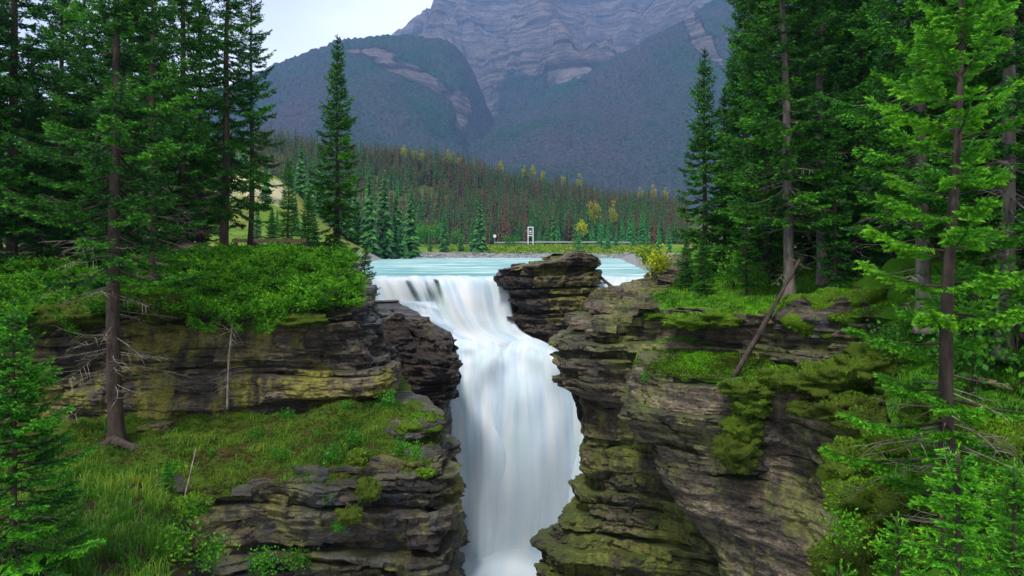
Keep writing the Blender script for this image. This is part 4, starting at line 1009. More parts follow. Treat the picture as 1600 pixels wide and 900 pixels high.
tl('young', 482, 50, 4.2, 'young spruce between the timber rail and the lone pointed spruce')
tl('young', 425, 58, 3.6, 'little bushy spruce touching the timber rail', color=(0.9, 1, 0.9, 1))
tl('young', 566, 33, 3.2, 'small drooping spruce leaning out from the cliff edge beside the falls', z=-1.2, lean=(0, 0.12), color=(0.85, 0.95, 0.7, 1))
tl('edge', 22, 11.6, 4.9, 'bushy spruce in the lower corner beside the grass slope', z=-4.3, color=(1.35, 1.5, 0.8, 1))
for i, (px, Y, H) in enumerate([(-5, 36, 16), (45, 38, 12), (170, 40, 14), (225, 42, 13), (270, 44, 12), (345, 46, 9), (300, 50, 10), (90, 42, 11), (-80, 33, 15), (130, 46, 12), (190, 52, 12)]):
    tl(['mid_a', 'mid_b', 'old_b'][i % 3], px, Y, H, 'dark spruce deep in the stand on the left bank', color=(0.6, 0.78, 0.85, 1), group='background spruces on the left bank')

# right bank
tl('mid_b', 1100, 33, 11.1, 'slender pointed spruce at the outer edge of the right-hand stand', color=(1.1, 1.1, 0.8, 1), sx=0.95)
tl('thin', 1132, 35, 9.6, 'thin sparse spruce beside the slender pointed one', color=(0.7, 0.75, 0.8, 1))
tl('mid_a', 1163, 37, 17, 'tall dark spruce behind the slender pointed one', color=(0.75, 0.9, 0.95, 1), sx=0.8)
tl('thin', 1166, 26.5, 6.1, 'young slim spruce on the bright mossy bank', color=(1.1, 1.15, 0.7, 1))
tl('young', 1100, 28, 2.6, 'knee-high spruce on the bank below the slender pointed one', color=(1.0, 1.1, 0.8, 1))
tl('young', 1072, 30, 2.4, 'little spruce beside the yellow bush', color=(1.0, 1.0, 0.9, 1))
tl('mid_a', 1200, 31, 15.5, 'tall full spruce between the slim young spruce and the peeling trunk', color=(0.95, 1.05, 0.8, 1))
tl('grey', 1236, 24.6, 18, 'tall spruce with a peeling pale trunk beside the leaning dead log', color=(0.95, 1.0, 0.85, 1), lean=(0, -0.03))
tl('grey', 1283, 27.5, 19, 'tall straight grey-trunked spruce behind the mossy boulder', color=(0.85, 0.95, 0.85, 1))
tl('thin', 1306, 24, 7.6, 'bluish young spruce with a thin stem behind the mossy boulder', color=(0.85, 1.1, 1.25, 1))
tl('old_a', 1195, 38, 17, 'grey-stemmed spruce in shade behind the full spruce', color=(0.7, 0.85, 0.9, 1))  # crown colour dimmed to imitate the shade behind the full spruce
tl('mid_b', 1345, 29, 17, 'big dark spruce behind the bluish young spruce', color=(0.7, 0.88, 0.9, 1), sx=0.95)
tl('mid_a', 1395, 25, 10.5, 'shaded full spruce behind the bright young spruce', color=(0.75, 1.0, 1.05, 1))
tl('grey', 1440, 17.5, 17, 'large spruce with long bright boughs reaching over the mossy boulder', color=(1.4, 1.45, 0.65, 1), rz=2.2)
tl('bright', 1478, 11.0, 10.4, 'bright green young spruce leaning over the foreground slope', z=float(gRslope(np.array([X_at(1478, 11.0)]), np.array([11.0]))[0]) - 0.05, lean=(0, 0.03), rz=0.4, sx=0.92)
tl('grey', 1572, 16.0, 17, 'thick pale grey trunk of a tall spruce by the green thicket', color=(0.6, 0.8, 0.6, 1), z=-0.9)
tl('old_b', 1596, 17.5, 17, 'dark-barked spruce close behind the thick pale trunk', color=(0.6, 0.75, 0.6, 1), z=-0.8)
tl('old_a', 1500, 23, 17, 'shadowy tall spruce behind the bright young spruce', color=(0.55, 0.72, 0.7, 1))  # deep shade of the stand is put into this crown tint
tl('mid_b', 1650, 19, 14, 'broad shaded spruce beyond the dark-barked trunk', color=(0.6, 0.8, 0.7, 1))  # darker crown tint stands in for shade under the trees
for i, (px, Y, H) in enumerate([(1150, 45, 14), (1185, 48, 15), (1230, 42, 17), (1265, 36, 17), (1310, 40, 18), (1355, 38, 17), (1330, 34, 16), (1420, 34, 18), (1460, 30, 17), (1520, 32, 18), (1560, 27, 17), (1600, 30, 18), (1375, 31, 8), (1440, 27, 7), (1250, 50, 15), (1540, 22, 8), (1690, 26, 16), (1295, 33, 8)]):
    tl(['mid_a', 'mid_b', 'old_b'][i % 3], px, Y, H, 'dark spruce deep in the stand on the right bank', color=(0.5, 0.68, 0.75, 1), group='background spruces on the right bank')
for px, Y, H, z, lab in [(1492, 7.2, 1.75, -2.35, 'bright spruce sapling standing tallest at the foot of the slope'), (1588, 7.4, 1.3, -2.35, 'bushy bright sapling at the corner of the slope'),
                         (1405, 8.6, 1.6, -3.25, 'thin sapling in shade beside the leaning young spruce'), (1318, 9.6, 1.9, -4.0, 'sapling with yellow-green tips in front of the rock face'), (1545, 8.4, 1.5, -2.9, 'sapling between the tallest sapling and the corner one')]:
    tl('sapling', px, Y, H, lab, z=float(gRslope(np.array([X_at(px, Y)]), np.array([Y]))[0]) - 0.03, name='spruce_sapling', color=(0.9, 1, 0.9, 1))
tl('young', 262, 16.6, 1.2, 'tiny bright fir seedling growing from the pale slab below the ledge tree', z=-4.6, name='spruce_sapling', color=(1.6, 1.7, 0.9, 1))


# far trees across the river ------------------------------------------------
def far_conifer(seed, H=14, R_=2.2, n=24, per=8, dead=False, cs=0.1, mat='far_tree', fullness=1.0):
    rng = np.random.default_rng(seed); a = Acc()
    V, fs = tube([(0, 0, 0), (0, 0, H * 0.5), (0, 0, H)], [0.22, 0.14, 0.02], 5, False); a.add(V, fs, 0.1); ntr = sum(len(f) for f in fs)
    for i in range(n):
        t = (i + 0.5) / n; z = H * (cs + (1 - cs) * t); r = R_ * (1 - t) ** 0.8 + 0.15
        for j in range(per):
            az = rng.random() * 6.28; L = r * rng.uniform(0.45, 1.15); h = np.array([math.cos(az), math.sin(az), 0]); s = np.array([-h[1], h[0], 0])
            o = np.array([0, 0, z + rng.uniform(-0.3, 0.3)]); dz = -0.28 * L * rng.uniform(0.4, 1.6); w = L * 0.30 * fullness
            p0 = o; p1 = o + h * L * 0.55 + s * w + [0, 0, dz * 0.7]; p2 = o + h * L + [0, 0, dz]; p3 = o + h * L * 0.55 - s * w + [0, 0, dz * 0.7]
            p4 = o + h * L * 0.6 + [0, 0, dz * 0.3 + 0.12 * L]
            tt = 0.5 + 0.25 * rng.normal()
            a.add([p0, p1, p2, p3, p4], np.array([[0, 1, 4], [1, 2, 4], [2, 3, 4], [3, 0, 4]]), np.clip(tt, 0, 1))
    nf = sum(len(f) for v in a.F.values() for f in v)
    mi = np.zeros(nf, int)
    keys = list(a.F.keys()); off = 0
    for k in keys:
        c = sum(len(f) for f in a.F[k])
        if k == 4: mi[off:off + c] = 1
        off += c
    return a.mesh('far_conifer', [M[mat], M['bark']], matidx=mi)


def leafy(seed, H=11, R_=2.1, n=900, cs=0.42, leaf=0.5, mat='aspen', trunkmat='bark_grey', tr=0.11, clumps=16):
    rng = np.random.default_rng(seed); a, w = Acc(), Acc()
    V, fs = tube([(0, 0, 0), (0.05 * H * 0.1, 0, H * 0.5), (0, 0, H * 0.95)], [tr, tr * 0.6, tr * 0.15], 5, False); w.add(V, fs)
    cc = rng.normal(size=(clumps, 3)); cc /= np.linalg.norm(cc, axis=1, keepdims=True); cc *= rng.uniform(0.2, 0.85, clumps)[:, None]
    cc = cc * [R_, R_, H * (1 - cs) / 2] + [0, 0, H * (1 + cs) / 2]
    for c in cc[: clumps // 2]:
        V, fs = tube([(0, 0, max(cs * H * 0.6, c[2] - R_)), c], [tr * 0.4, tr * 0.1], 4, False); w.add(V, fs)
    k = rng.integers(0, clumps, n); p = cc[k] + rng.normal(size=(n, 3)) * R_ * 0.24
    d = rng.normal(size=(n, 3)); d /= np.linalg.norm(d, axis=1, keepdims=True); e = np.cross(d, rng.normal(size=(n, 3))); e /= np.linalg.norm(e, axis=1, keepdims=True) + 1e-9
    s = leaf * rng.uniform(0.6, 1.3, n)[:, None]
    V = np.stack([p - d * s * 0.5, p + e * s * 0.33, p + d * s * 0.5, p - e * s * 0.33], 1).reshape(-1, 3)
    a.add(V, np.arange(4 * n).reshape(-1, 4), np.repeat(np.clip(0.5 + 0.25 * rng.normal(size=n), 0, 1), 4))
    return w.mesh('trunk', M[trunkmat], smooth=True), a.mesh('crown', M[mat])


FC = [far_conifer(201 + i, n=26, per=9, fullness=1.0) for i in range(4)]
FCb = [far_conifer(231 + i, R_=2.6, n=34, per=13, cs=0.03) for i in range(2)]
ASP = [leafy(251 + i) for i in range(3)]


def far_tree(me, x, y, z, H, label, group, color, name='conifer_tree', sx=1.0):
    o = link(name, me, None, (x, y, z), color); s = H / 14; o.scale = (s * sx, s * sx, s); o.rotation_euler = (0, 0, rnd.uniform(0, 6.28))
    tag(o, label, 'tree', group); return o


def aspen(i, x, y, z, H, label, group=None, color=(1, 1, 1, 1), name='aspen_tree', cat='tree', sx=1.0):
    w, c = ASP[i % len(ASP)]; r = empty(name, (x, y, z), rnd.uniform(0, 6.28), H / 11); r.scale = (H / 11 * sx, H / 11 * sx, H / 11)
    tag(r, label, cat, group); link('trunk', w, r); link('crown', c, r, color=color); return r


# trees standing on the far river bank
for px, Y, H, lab in [(600, 176, 24, 'tallest of the green conifers at the left end of the far gravel bank'), (577, 170, 21, 'green conifer beside the tallest one at the left end of the far bank'),
                      (620, 180, 20, 'broad green conifer right of the tallest one on the far bank'), (642, 190, 21, 'dark conifer at the right end of the far bank cluster'),
                      (694, 228, 15, 'lone dark conifer standing in the bright clearing'), (720, 230, 9, 'thin small conifer between the two dark conifers of the clearing'),
                      (750, 226, 20, 'big dark conifer at the edge of the roadside meadow'), (672, 230, 8, 'small conifer left of the lone dark conifer in the clearing'),
                      (738, 229, 12, 'conifer leaning against the big dark one by the meadow')]:
    x = X_at(px, Y); far_tree(FCb[rnd.randrange(2)], x, Y, float(max(0.3, gV(np.array([x]), np.array([float(Y)]))[0])) - 0.1, H, lab, None, (1.1, 1.5, 1.0, 1), sx=0.78)
for px, Y, H in [(842, 268, 7), (872, 270, 9.5), (850, 272, 5), (937, 246, 9), (950, 238, 10), (963, 246, 8), (985, 262, 15), (1003, 250, 14), (990, 246, 10), (925, 262, 10), (1012, 246, 9), (905, 232, 9), (1030, 230, 10), (1045, 200, 9), (940, 262, 12), (972, 266, 11)]:
    x = X_at(px, Y); far_tree(FCb[rnd.randrange(2)], x, Y, float(gV(np.array([x]), np.array([float(Y)]))[0]) - 0.1, H, 'blue-green young conifer growing beside the far road', 'young conifers by the far road', (1.1, 2.1, 2.0, 1), sx=0.8)
x = X_at(908, 236); aspen(0, x, 236, 3.0, 10, 'round bright yellow aspen beside the far road', color=(1.15, 1.15, 0.6, 1), sx=1.15)
x = X_at(928, 300); aspen(1, x, 300, float(gV(np.array([x]), np.array([300.]))[0]), 21, 'pale yellow aspen rising out of the dark forest edge', color=(0.85, 0.9, 1.1, 1), sx=0.7)
x = X_at(958, 305); aspen(2, x, 305, float(gV(np.array([x]), np.array([305.]))[0]), 19, 'smaller pale aspen right of the pale yellow aspen in the forest', color=(0.8, 0.85, 1.1, 1), sx=0.55)
# autumn aspens along the skyline of the slope
for px, Y in [(432, 330), (440, 338), (465, 330), (480, 340), (631, 470), (648, 475), (660, 470), (700, 470), (708, 478), (718, 470), (783, 480), (820, 490), (833, 495), (848, 490), (880, 500), (905, 505), (1000, 510), (1020, 512), (1040, 510)]:
    x = X_at(px, Y); z = float(gV(np.array([x]), np.array([float(Y)]))[0])
    aspen(rnd.randrange(3), x, Y, z, rnd.uniform(15, 19) * (0.8 if Y < 400 else 1), 'yellow aspen on the crest of the forested slope', 'yellow aspens along the crest', (0.9, 0.9, 0.9, 1), sx=0.75)

# conifers round the sandy bank on the near left
for px, Y, H in [(402, 120, 9), (415, 150, 10), (425, 135, 6), (440, 190, 15), (455, 182, 14), (470, 175, 15), (485, 165, 13), (500, 172, 16), (512, 180, 14), (545, 168, 14), (556, 172, 17), (398, 190, 14), (420, 195, 16), (433, 140, 5), (462, 145, 8), (475, 140, 7), (492, 138, 8), (380, 170, 14), (360, 160, 14)]:
    x = X_at(px, Y); far_tree(FCb[rnd.randrange(2)], x, Y, float(max(0.3, gV(np.array([x]), np.array([float(Y)]))[0])) - 0.1, H, 'green conifer growing round the sandy bank beyond the timber rail', 'conifers round the sandy bank', (1.1, 1.5, 0.9, 1), sx=0.8)

# forest on the slope: rows from the road up to the crest
rf = np.random.default_rng(77); spots = []
for i in range(6400):
    Y = 278 + 262 * rf.random() ** 0.8; px = rf.uniform(395, 1075)
    if Y > 515 and rf.random() < 0.3: continue
    if float(vn(X_at(px, Y) / 22, Y / 22, 0, 88)) < -0.25 and rf.random() < 0.75: continue
    spots.append((X_at(px, Y), Y, px))
spots.sort(key=lambda s: s[1])
taken, acc = 0, {0: Acc(), 1: Acc(), 2: Acc()}
STYLE = [((0.9, 1.45, 0.7, 1), 'green conifer of the forest on the far slope', 'green conifers on the far slope'), ((0.6, 0.95, 0.55, 1), 'dark green conifer of the forest on the far slope', 'dark green conifers on the far slope'),
         ((3.9, 0.75, 1.5, 1), 'dead rust-red conifer of the forest on the far slope', 'rust-red dead conifers on the far slope')]
crest = [i for i, s in enumerate(spots) if s[1] > 490]; rf.shuffle(crest)
front = [i for i, s in enumerate(spots) if s[1] < 330]
single = set(front[:190]) | set(crest[:90]); lows = [far_conifer(301 + i, n=15, per=5, fullness=1.35) for i in range(3)]
lowV = []
for me in lows:
    v = np.empty(len(me.vertices) * 3, np.float32); me.vertices.foreach_get('co', v)
    tri = [np.array([p.vertices[:] for p in me.polygons if len(p.vertices) == k]) for k in (3, 4)]
    tt = np.empty(len(me.vertices), np.float32); me.attributes['tint'].data.foreach_get('value', tt); lowV.append((v.reshape(-1, 3), tri, tt))
SX = np.array([s[0] for s in spots]); SY = np.array([s[1] for s in spots]); SZ = gV(SX, SY)
for i, (x, y, px) in enumerate(spots):
    rel = (y - 278) / 262
    pr = 0.30 + 0.35 * rel + 0.25 * float(vn(x / 30, y / 30, 0, 66)); kind = 2 if rf.random() < pr else (0 if rf.random() < 0.6 else 1)
    H = min(23.0, 8 + 7.0 * rf.random() + 4 * rf.random() ** 3 + 3.5 * float(vn(x / 40, y / 40, 0, 89))); z = SZ[i] - 0.2
    if rf.random() < 0.05 and y > 480: H *= 1.35
    if i in single:
        c, lab, gp = STYLE[kind]; far_tree(FC[rf.integers(4)], x, y, z, H, lab, gp, c, sx=0.72)
    else:
        v, tri, tt = lowV[rf.integers(3)]; s = H / 14; a = rf.random() * 6.28; ca, sa = math.cos(a), math.sin(a); sx = s * 0.72
        w = np.stack([x + sx * (v[:, 0] * ca - v[:, 1] * sa), y + sx * (v[:, 0] * sa + v[:, 1] * ca), z + s * v[:, 2]], 1)
        acc[kind].add(w, [t for t in tri if len(t)], np.clip(tt + rf.normal(0, 0.12), 0, 1))
for k, nm in ((0, 'green_forest'), (1, 'dark_forest'), (2, 'rust_red_forest')):
    o = link(nm, acc[k].mesh(nm, M['far_tree']), None, None, STYLE[k][0])
    tag(o, ['dense green conifer forest covering the far slope', 'dense dark green conifers mixed through the far slope forest', 'mass of dead rust-red conifers through the far slope forest'][k], 'forest', None, 'stuff')

# ---------------------------------------------------------------- low plants
def sprays(seed, R_=0.7, H=0.5, n=46, size=0.045, per_m=60, mat='juniper', flat=0.55):
    """a low shrub of overlapping fans of needles on arching stems"""
    rng = np.random.default_rng(seed); w, c = Acc(), Acc(); SA, SB, TA, TB = [], [], [], []
    for i in range(n):
        az = rng.random() * 6.28; r = R_ * rng.random() ** 0.5 * 0.55; o = np.array([math.cos(az) * r, math.sin(az) * r, 0.02])
        az2 = az + rng.normal(0, 0.6); L = R_ * rng.uniform(0.55, 1.0); h = np.array([math.cos(az2), math.sin(az2), 0]); sd = np.array([-h[1], h[0], 0]); u = np.linspace(0, 1, 6)
        top = H * rng.uniform(0.45, 1.1) * (1 - 0.35 * r / R_)
        cv = o + h * (L * 0.7 * u)[:, None]; cv[:, 2] += top * (1 - (1 - u) ** 2) - 0.15 * L * u ** 3
        V, fs = tube(cv, 0.008 * (1 - 0.7 * u), 3, False); w.add(V, fs)
        base = 0.38 + 0.15 * rng.normal()
        for q in range(2, 5): SA.append(cv[q]); SB.append(cv[q + 1]); TA.append(base); TB.append(base + 0.2)
        nt = 14; uu = rng.uniform(0.25, 1, nt); p = np.stack([np.interp(uu, u, cv[:, k]) for k in range(3)], 1); sg = rng.choice([-1, 1], nt)
        d = h * 0.75 + sd * (sg * rng.uniform(0.3, 0.9, nt))[:, None]; d[:, 2] = rng.normal(0.25, 0.25, nt); l = R_ * rng.uniform(0.14, 0.34, nt)
        SA += list(p); SB += list(p + d * l[:, None]); TA += [base] * nt; TB += [base + 0.45] * nt
    V, fs, T = needle_tris(np.array(SA), np.array(SB), rng, size, per_m, np.array(TA), np.array(TB), 0.75); c.add(V, fs, T)
    return w.mesh('stems', M['bark'], smooth=True), c.mesh('foliage', M[mat])


JUN = [sprays(401 + i) for i in range(4)]


def shrub(kinds, i, x, y, z, s, label, group, color=(1, 1, 1, 1), name='juniper_shrub', cat='shrub', tilt=(0, 0), names=('stems', 'foliage')):
    w, c = kinds[i % len(kinds)]; r = empty(name, (x, y, z), rnd.uniform(0, 6.28), s); r.rotation_euler = (tilt[0], tilt[1], rnd.uniform(0, 6.28)); tag(r, label, cat, group)
    link(names[0], w, r); link(names[1], c, r, color=color); return r


rj = np.random.default_rng(9); pts = []
WAtop = WA.base(np.linspace(0, 1, 400), np.full(400, 0.3))
apoly = [tuple(p) for p in WAtop] + [(-45, 48), (-45, 15)]
tries = 0
while len(pts) < 125 and tries < 9000:
    tries += 1
    if rj.random() < 0.55: px, Y = rj.uniform(262, 540), rj.uniform(21.7, 29.5)
    else: px, Y = rj.uniform(-30, 215), rj.uniform(21.2, 27.0)
    x = X_at(px, Y)
    if not in_poly(np.array([x]), np.array([Y]), apoly)[0]: continue
    py = HY + (CZ - float(gL(np.array([x]), np.array([Y]))[0])) / Y * F
    if 262 < px and px < 335 and py < 415: continue
    if px > 395 and py < 400: continue
    if any((x - a) ** 2 + (Y - b) ** 2 < 0.62 ** 2 for a, b in pts): continue
    pts.append((x, Y))
for i, (x, y) in enumerate(pts):
    z = float(gL(np.array([x]), np.array([y]))[0]); left = X_at(200, y) > x
    shrub(JUN, i, x, y, z - 0.03, rj.uniform(1.0, 1.45), 'low bright juniper on the left bank beside the tall ledge spruce' if left else 'low bright juniper draped over the rim between boulder and falls',
          'junipers left of the ledge spruce' if left else 'junipers along the rim above the upper left cliff', (0.95, 0.95, 0.8, 1) if left else (1.1, 1.05, 0.8, 1), tilt=(-0.25, 0.0))
for i, (px, py, Y) in enumerate([(430, 500, 21.9), (455, 492, 21.9), (515, 468, 22.2), (380, 505, 21.6), (345, 505, 21.5), (310, 500, 21.5), (90, 515, 21.2), (40, 520, 21.0)]):
    p = P(px, py, Y); shrub(JUN, i, p[0], p[1], p[2], 0.8, 'small juniper tuft hanging over the face of the upper left cliff', 'juniper tufts on the cliff face', (0.95, 1.0, 0.8, 1), tilt=(0.9, 0))


def herb(seed, H=0.5, R_=0.32, n=520, leaf=0.05, mat='herb'):
    return leafy(seed, H, R_, n, 0.15, leaf, mat, 'bark', 0.006, 18)


HERB = [herb(421 + i) for i in range(3)]
for i, (px, py, Y, s, col, lab) in enumerate([
        (405, 880, 17.1, 1.5, (0.8, 0.95, 1, 1), 'bright leafy herb clump at the foot of the lower left cliff'), (462, 880, 17.3, 1.4, (0.75, 0.75, 0.8, 1), 'olive leafy bush right of the bright herb clump'),
        (645, 705, 18.0, 0.9, (1.0, 1.0, 1, 1), 'light green ferny herb on the nose of the ledge'), (570, 775, 17.6, 0.75, (0.45, 0.6, 0.8, 1), 'dark green cushion plant in a crack of the black wet rock'),
        (527, 825, 17.4, 0.7, (0.8, 1.0, 1, 1), 'small bright herb rooted halfway down the layered face'), (515, 780, 17.5, 0.6, (0.7, 0.8, 0.8, 1), 'thin grassy herb hanging beside the dark cushion plant'),
        (268, 735, 17.0, 1.1, (1.1, 1.05, 0.7, 1), 'yellow-green leafy sprig against the pale slab'), (300, 800, 15.0, 1.1, (0.95, 0.9, 0.6, 1), 'yellowish leafy twig above the grass slope edge'),
        (285, 850, 13.5, 1.7, (0.95, 0.85, 0.6, 1), 'broad yellow-green bush at the edge of the grass slope'), (330, 862, 14.0, 1.5, (0.9, 0.9, 0.7, 1), 'yellow-flecked bush beside the broad one on the slope edge'),
        (1085, 508, 23.9, 0.9, (0.8, 1.0, 1, 1), 'little herb on the mossy cap of the dark bed'), (1008, 590, 23.0, 0.7, (0.8, 1.0, 0.8, 1), 'tuft growing from the crack above the slanting rock edge'),
        (1318, 830, 10.6, 1.25, (1.2, 1.1, 0.6, 1), 'lime-yellow leafy sprig in front of the right rock face'), (1440, 450, 21.0, 1.6, (0.9, 0.85, 0.7, 1), 'yellow-green shrub behind the mossy boulder')]):
    p = P(px, py, Y); shrub(HERB, i, p[0], p[1], p[2] - 0.25 * s, s, lab, None, col, name='leafy_plant', cat='plant', tilt=(0.25, 0), names=('stem', 'leaves'))
for i, (x, y) in enumerate([(-3.2, 19.4), (-2.9, 20.2), (-4.4, 19.2), (-5.6, 19.6), (-6.3, 18.6), (-3.8, 20.8), (-5.0, 20.6), (-7.4, 19.8), (-4.9, 18.6), (-8.3, 18.9), (-6.9, 20.9), (-3.0, 18.9)]):
    z = float(gLedge(np.array([x]), np.array([y]))[0]); shrub(HERB, i, x, y, z - 0.1, 0.62 + 0.25 * (i % 3), 'low bright leafy herb scattered on the mossy ledge', 'herbs on the mossy ledge', (0.7, 0.9, 0.9, 1), name='leafy_plant', cat='plant', names=('stem', 'leaves'))
golden = [leafy(451, 2.0, 1.0, 1100, 0.1, 0.17, 'aspen', 'bark', 0.02, 24)]
bushes = [leafy(441 + i, 2.0, 1.0, 620, 0.1, 0.13, 'herb', 'bark', 0.02, 22) for i in range(2)]
for i, (px, py, Y, s, col, lab) in enumerate([(1030, 425, 33.5, 0.85, (0.9, 1.1, 0.4, 1), 'golden yellow bush at the right edge of the river'), (1018, 410, 37, 0.7, (0.5, 0.8, 0.4, 1), 'yellow-green bush behind the golden one'),
                                             (1540, 520, 13.0, 1.2, (0.75, 0.9, 0.8, 1), 'leafy thicket under the thick pale trunk'), (1590, 560, 11.5, 1.2, (0.8, 0.9, 0.7, 1), 'leafy thicket by the broken yellow log'),
                                             (1520, 600, 12.5, 1.1, (0.6, 0.75, 0.7, 1), 'dark leafy bush behind the leaning young spruce'), (1390, 560, 17.5, 0.8, (0.5, 0.6, 0.6, 1), 'low shaded bush beside the dark moss cushions'),  # low shaded bush: its shade is put into the leaf colour
                                             (1145, 440, 29, 0.9, (1.0, 1.0, 0.8, 1), 'bright green bush under the tall dark spruce'), (1185, 455, 27.5, 0.8, (1.0, 1.05, 0.9, 1), 'bright green bush near the peeling trunk')]):
    p = P(px, py, Y) - [0, 0, 0.5 * s]
    if 2 <= i <= 5: p = on_ray(px, py + 25, gRslope, 12, 22, Y); s = s * p[1] / Y * 0.9
    shrub(golden if i < 2 else bushes, i, p[0], p[1], p[2] - 0.05, s, lab, None, col, name='leafy_bush', cat='bush', names=('stem', 'leaves'))
for i, (px, Y, H, col) in enumerate([(795, 245, 5, (0.55, 0.9, 0.9, 1)), (668, 250, 8, (0.9, 1.1, 1.0, 1)), (655, 252, 9, (0.9, 1.1, 1.0, 1)), (683, 255, 9, (0.8, 1.0, 1.0, 1)), (712, 252, 7, (0.8, 1.0, 1, 1)), (803, 247, 4, (0.55, 0.9, 0.9, 1)), (900, 240, 4, (1.6, 1.1, 0.5, 1))]):
    x = X_at(px, Y); w, c = bushes[i % 2]; r = empty('leafy_bush', (x, Y, float(gV(np.array([x]), np.array([float(Y)]))[0]) - 0.3), i, H / 2); r.scale = (H / 2 * 1.1, H / 2 * 1.1, H / 2)
    tag(r, ['bright green willow bush in the meadow beside the white road sign', 'bright green willow bush in the clearing across the river', 'yellow bush at the foot of the round yellow aspen'][0 if i in (0, 5) else 2 if i == 6 else 1], 'bush',
        ['willow bushes in the meadow', 'willow bushes in the clearing', 'yellow bush'][0 if i in (0, 5) else 2 if i == 6 else 1]); link('stem', w, r); link('leaves', c, r, color=col)


def grass(name, P0, h, blades, seed, label, mat='grass', wid=0.008, lean=0.5, up=1.0, color=(1, 1, 1, 1), tintm=0.5):
    rng = np.random.default_rng(seed); n = len(P0) * blades; b = np.repeat(P0, blades, axis=0)
    hs = np.repeat(np.broadcast_to(h, (len(P0),)), blades) * rng.uniform(0.5, 1.25, n); az = rng.random(n) * 6.28
    b = b + np.stack([rng.normal(0, 0.06, n), rng.normal(0, 0.06, n), np.zeros(n) - 0.02], 1)
    d = np.stack([np.cos(az), np.sin(az), np.zeros(n)], 1); s = np.stack([-d[:, 1], d[:, 0], 0 * az], 1); ln = np.abs(rng.normal(lean, 0.3, n)) * hs
    m = b + d * (ln * 0.35)[:, None] + np.array([0, 0, 1.]) * (hs * 0.6 * up)[:, None]; t = b + d * ln[:, None] + np.array([0, 0, 1.]) * (hs * up * (1 - 0.35 * np.clip(ln / hs, 0, 1)))[:, None]
    w = wid * rng.uniform(0.7, 1.4, n)[:, None] * s
    V = np.stack([b - w, b + w, m + w * 0.75, m - w * 0.75, t], 1).reshape(-1, 3); i = np.arange(n)[:, None] * 5
    tint = np.clip(np.repeat(tintm + 0.16 * rng.normal(size=len(P0)) + 0.45 * fbm(P0[:, 0] * 0.8, P0[:, 1] * 0.8, 0, 3, seed), blades) + rng.normal(0, 0.12, n), 0, 1)
    o = link(name, make_mesh(name, V, [i + np.array([[0, 1, 2, 3]]), i + np.array([[3, 2, 4]])], M[mat], attrs={'tint': np.repeat(tint, 5)}), None, None, color)
    return tag(o, label, name.split('_')[-1] if name.split('_')[-1] in ('grass', 'moss') else 'grass', None, 'stuff')


def scatter(poly, n, gfun, seed, dens=None):
    rng = np.random.default_rng(seed); xs = [p[0] for p in poly]; ys = [p[1] for p in poly]
    x = rng.uniform(min(xs), max(xs), n * 3); y = rng.uniform(min(ys), max(ys), n * 3); k = in_poly(x, y, poly)
    if dens is not None: k &= rng.random(len(x)) < dens(x, y)
    x, y = x[k][:n], y[k][:n]; return np.stack([x, y, gfun(x, y) + 0.05 * fbm(x * 3, y * 3, 0, 3, 31)], 1)


cl_ = lambda s, f: (lambda x, y: np.clip(0.5 + s * fbm(x * f, y * f, 0, 2, 71), 0, 1))
grass('slope_grass', scatter([(-4.2, 7), (-5.2, 10), (-8.0, 16.2), (-9.4, 17.6), (-17, 18), (-13, 8)], 4200, gSlope, 1), 0.34, 9, 2, 'long tousled grass covering the slope at the lower left', lean=0.55, wid=0.007)
grass('ledge_grass', scatter([tuple(p) for p in C_top[:7]] + [(-3.4, 21.8), (-6, 22.0), (-13.5, 21.9), (-13, 16.5)], 1300, gLedge, 3, cl_(2.6, 0.9)), 0.19, 9, 4, 'short grass growing on the mossy ledge above the lower left cliff', lean=0.55, wid=0.006)
grass('ledge_moss', scatter([tuple(p) for p in C_top[:7]] + [(-3.4, 21.8), (-6, 22.0), (-13.5, 21.9), (-13, 16.5)], 9000, gLedge, 5), 0.05, 7, 6, 'brown and green moss carpet on the ledge', 'moss', 0.012, 0.9, tintm=0.38)
grass('rim_grass', scatter([(-13, 27), (-9.4, 26.2), (-7.6, 29.8), (-9, 33), (-14, 33)], 1300, gL, 7, cl_(1.2, 0.7)), 0.22, 9, 8, 'short grass round the dirt patch at the brink', lean=0.5, wid=0.008)
grass('bank_moss', scatter([(5.7, 28), (6.0, 26.2), (7.2, 24.6), (8.5, 22.8), (10.2, 20.7), (16, 21), (20, 34), (10, 37), (7, 31.5)], 16000, gR, 9), 0.07, 7, 10, 'vivid green moss and low growth on the right bank floor', 'moss', 0.014, 0.8, color=(1.2, 1.35, 0.9, 1), tintm=0.68)
grass('step_moss', scatter([tuple(p) for p in B_top[2:8]] + [(10.5, 20.5), (8.8, 22.6), (7.2, 24), (5, 25.2)], 7000, gRstep, 11), 0.06, 7, 12, 'moss carpet on the step above the right buttress', 'moss', 0.013, 0.9, color=(1.0, 1.1, 0.8, 1), tintm=0.52)
grass('undergrowth_grass', scatter([(6.2, 9), (7.6, 13), (9.4, 17), (10.6, 19.5), (17, 20), (14, 7), (6.5, 6)], 5200, gRslope, 13), 0.22, 8, 14, 'tangled green undergrowth on the slope at the lower right', lean=0.9, wid=0.011, color=(0.8, 1.0, 0.8, 1))
grass('bank_grass', scatter([(5.8, 29), (6.2, 26), (8.4, 23.4), (12, 24), (14, 34), (9.4, 35)], 1500, gR, 15, cl_(1.2, 0.5)), 0.22, 8, 16, 'bright tufts of grass on the right bank', lean=0.6, wid=0.009, color=(1.2, 1.4, 0.9, 1))
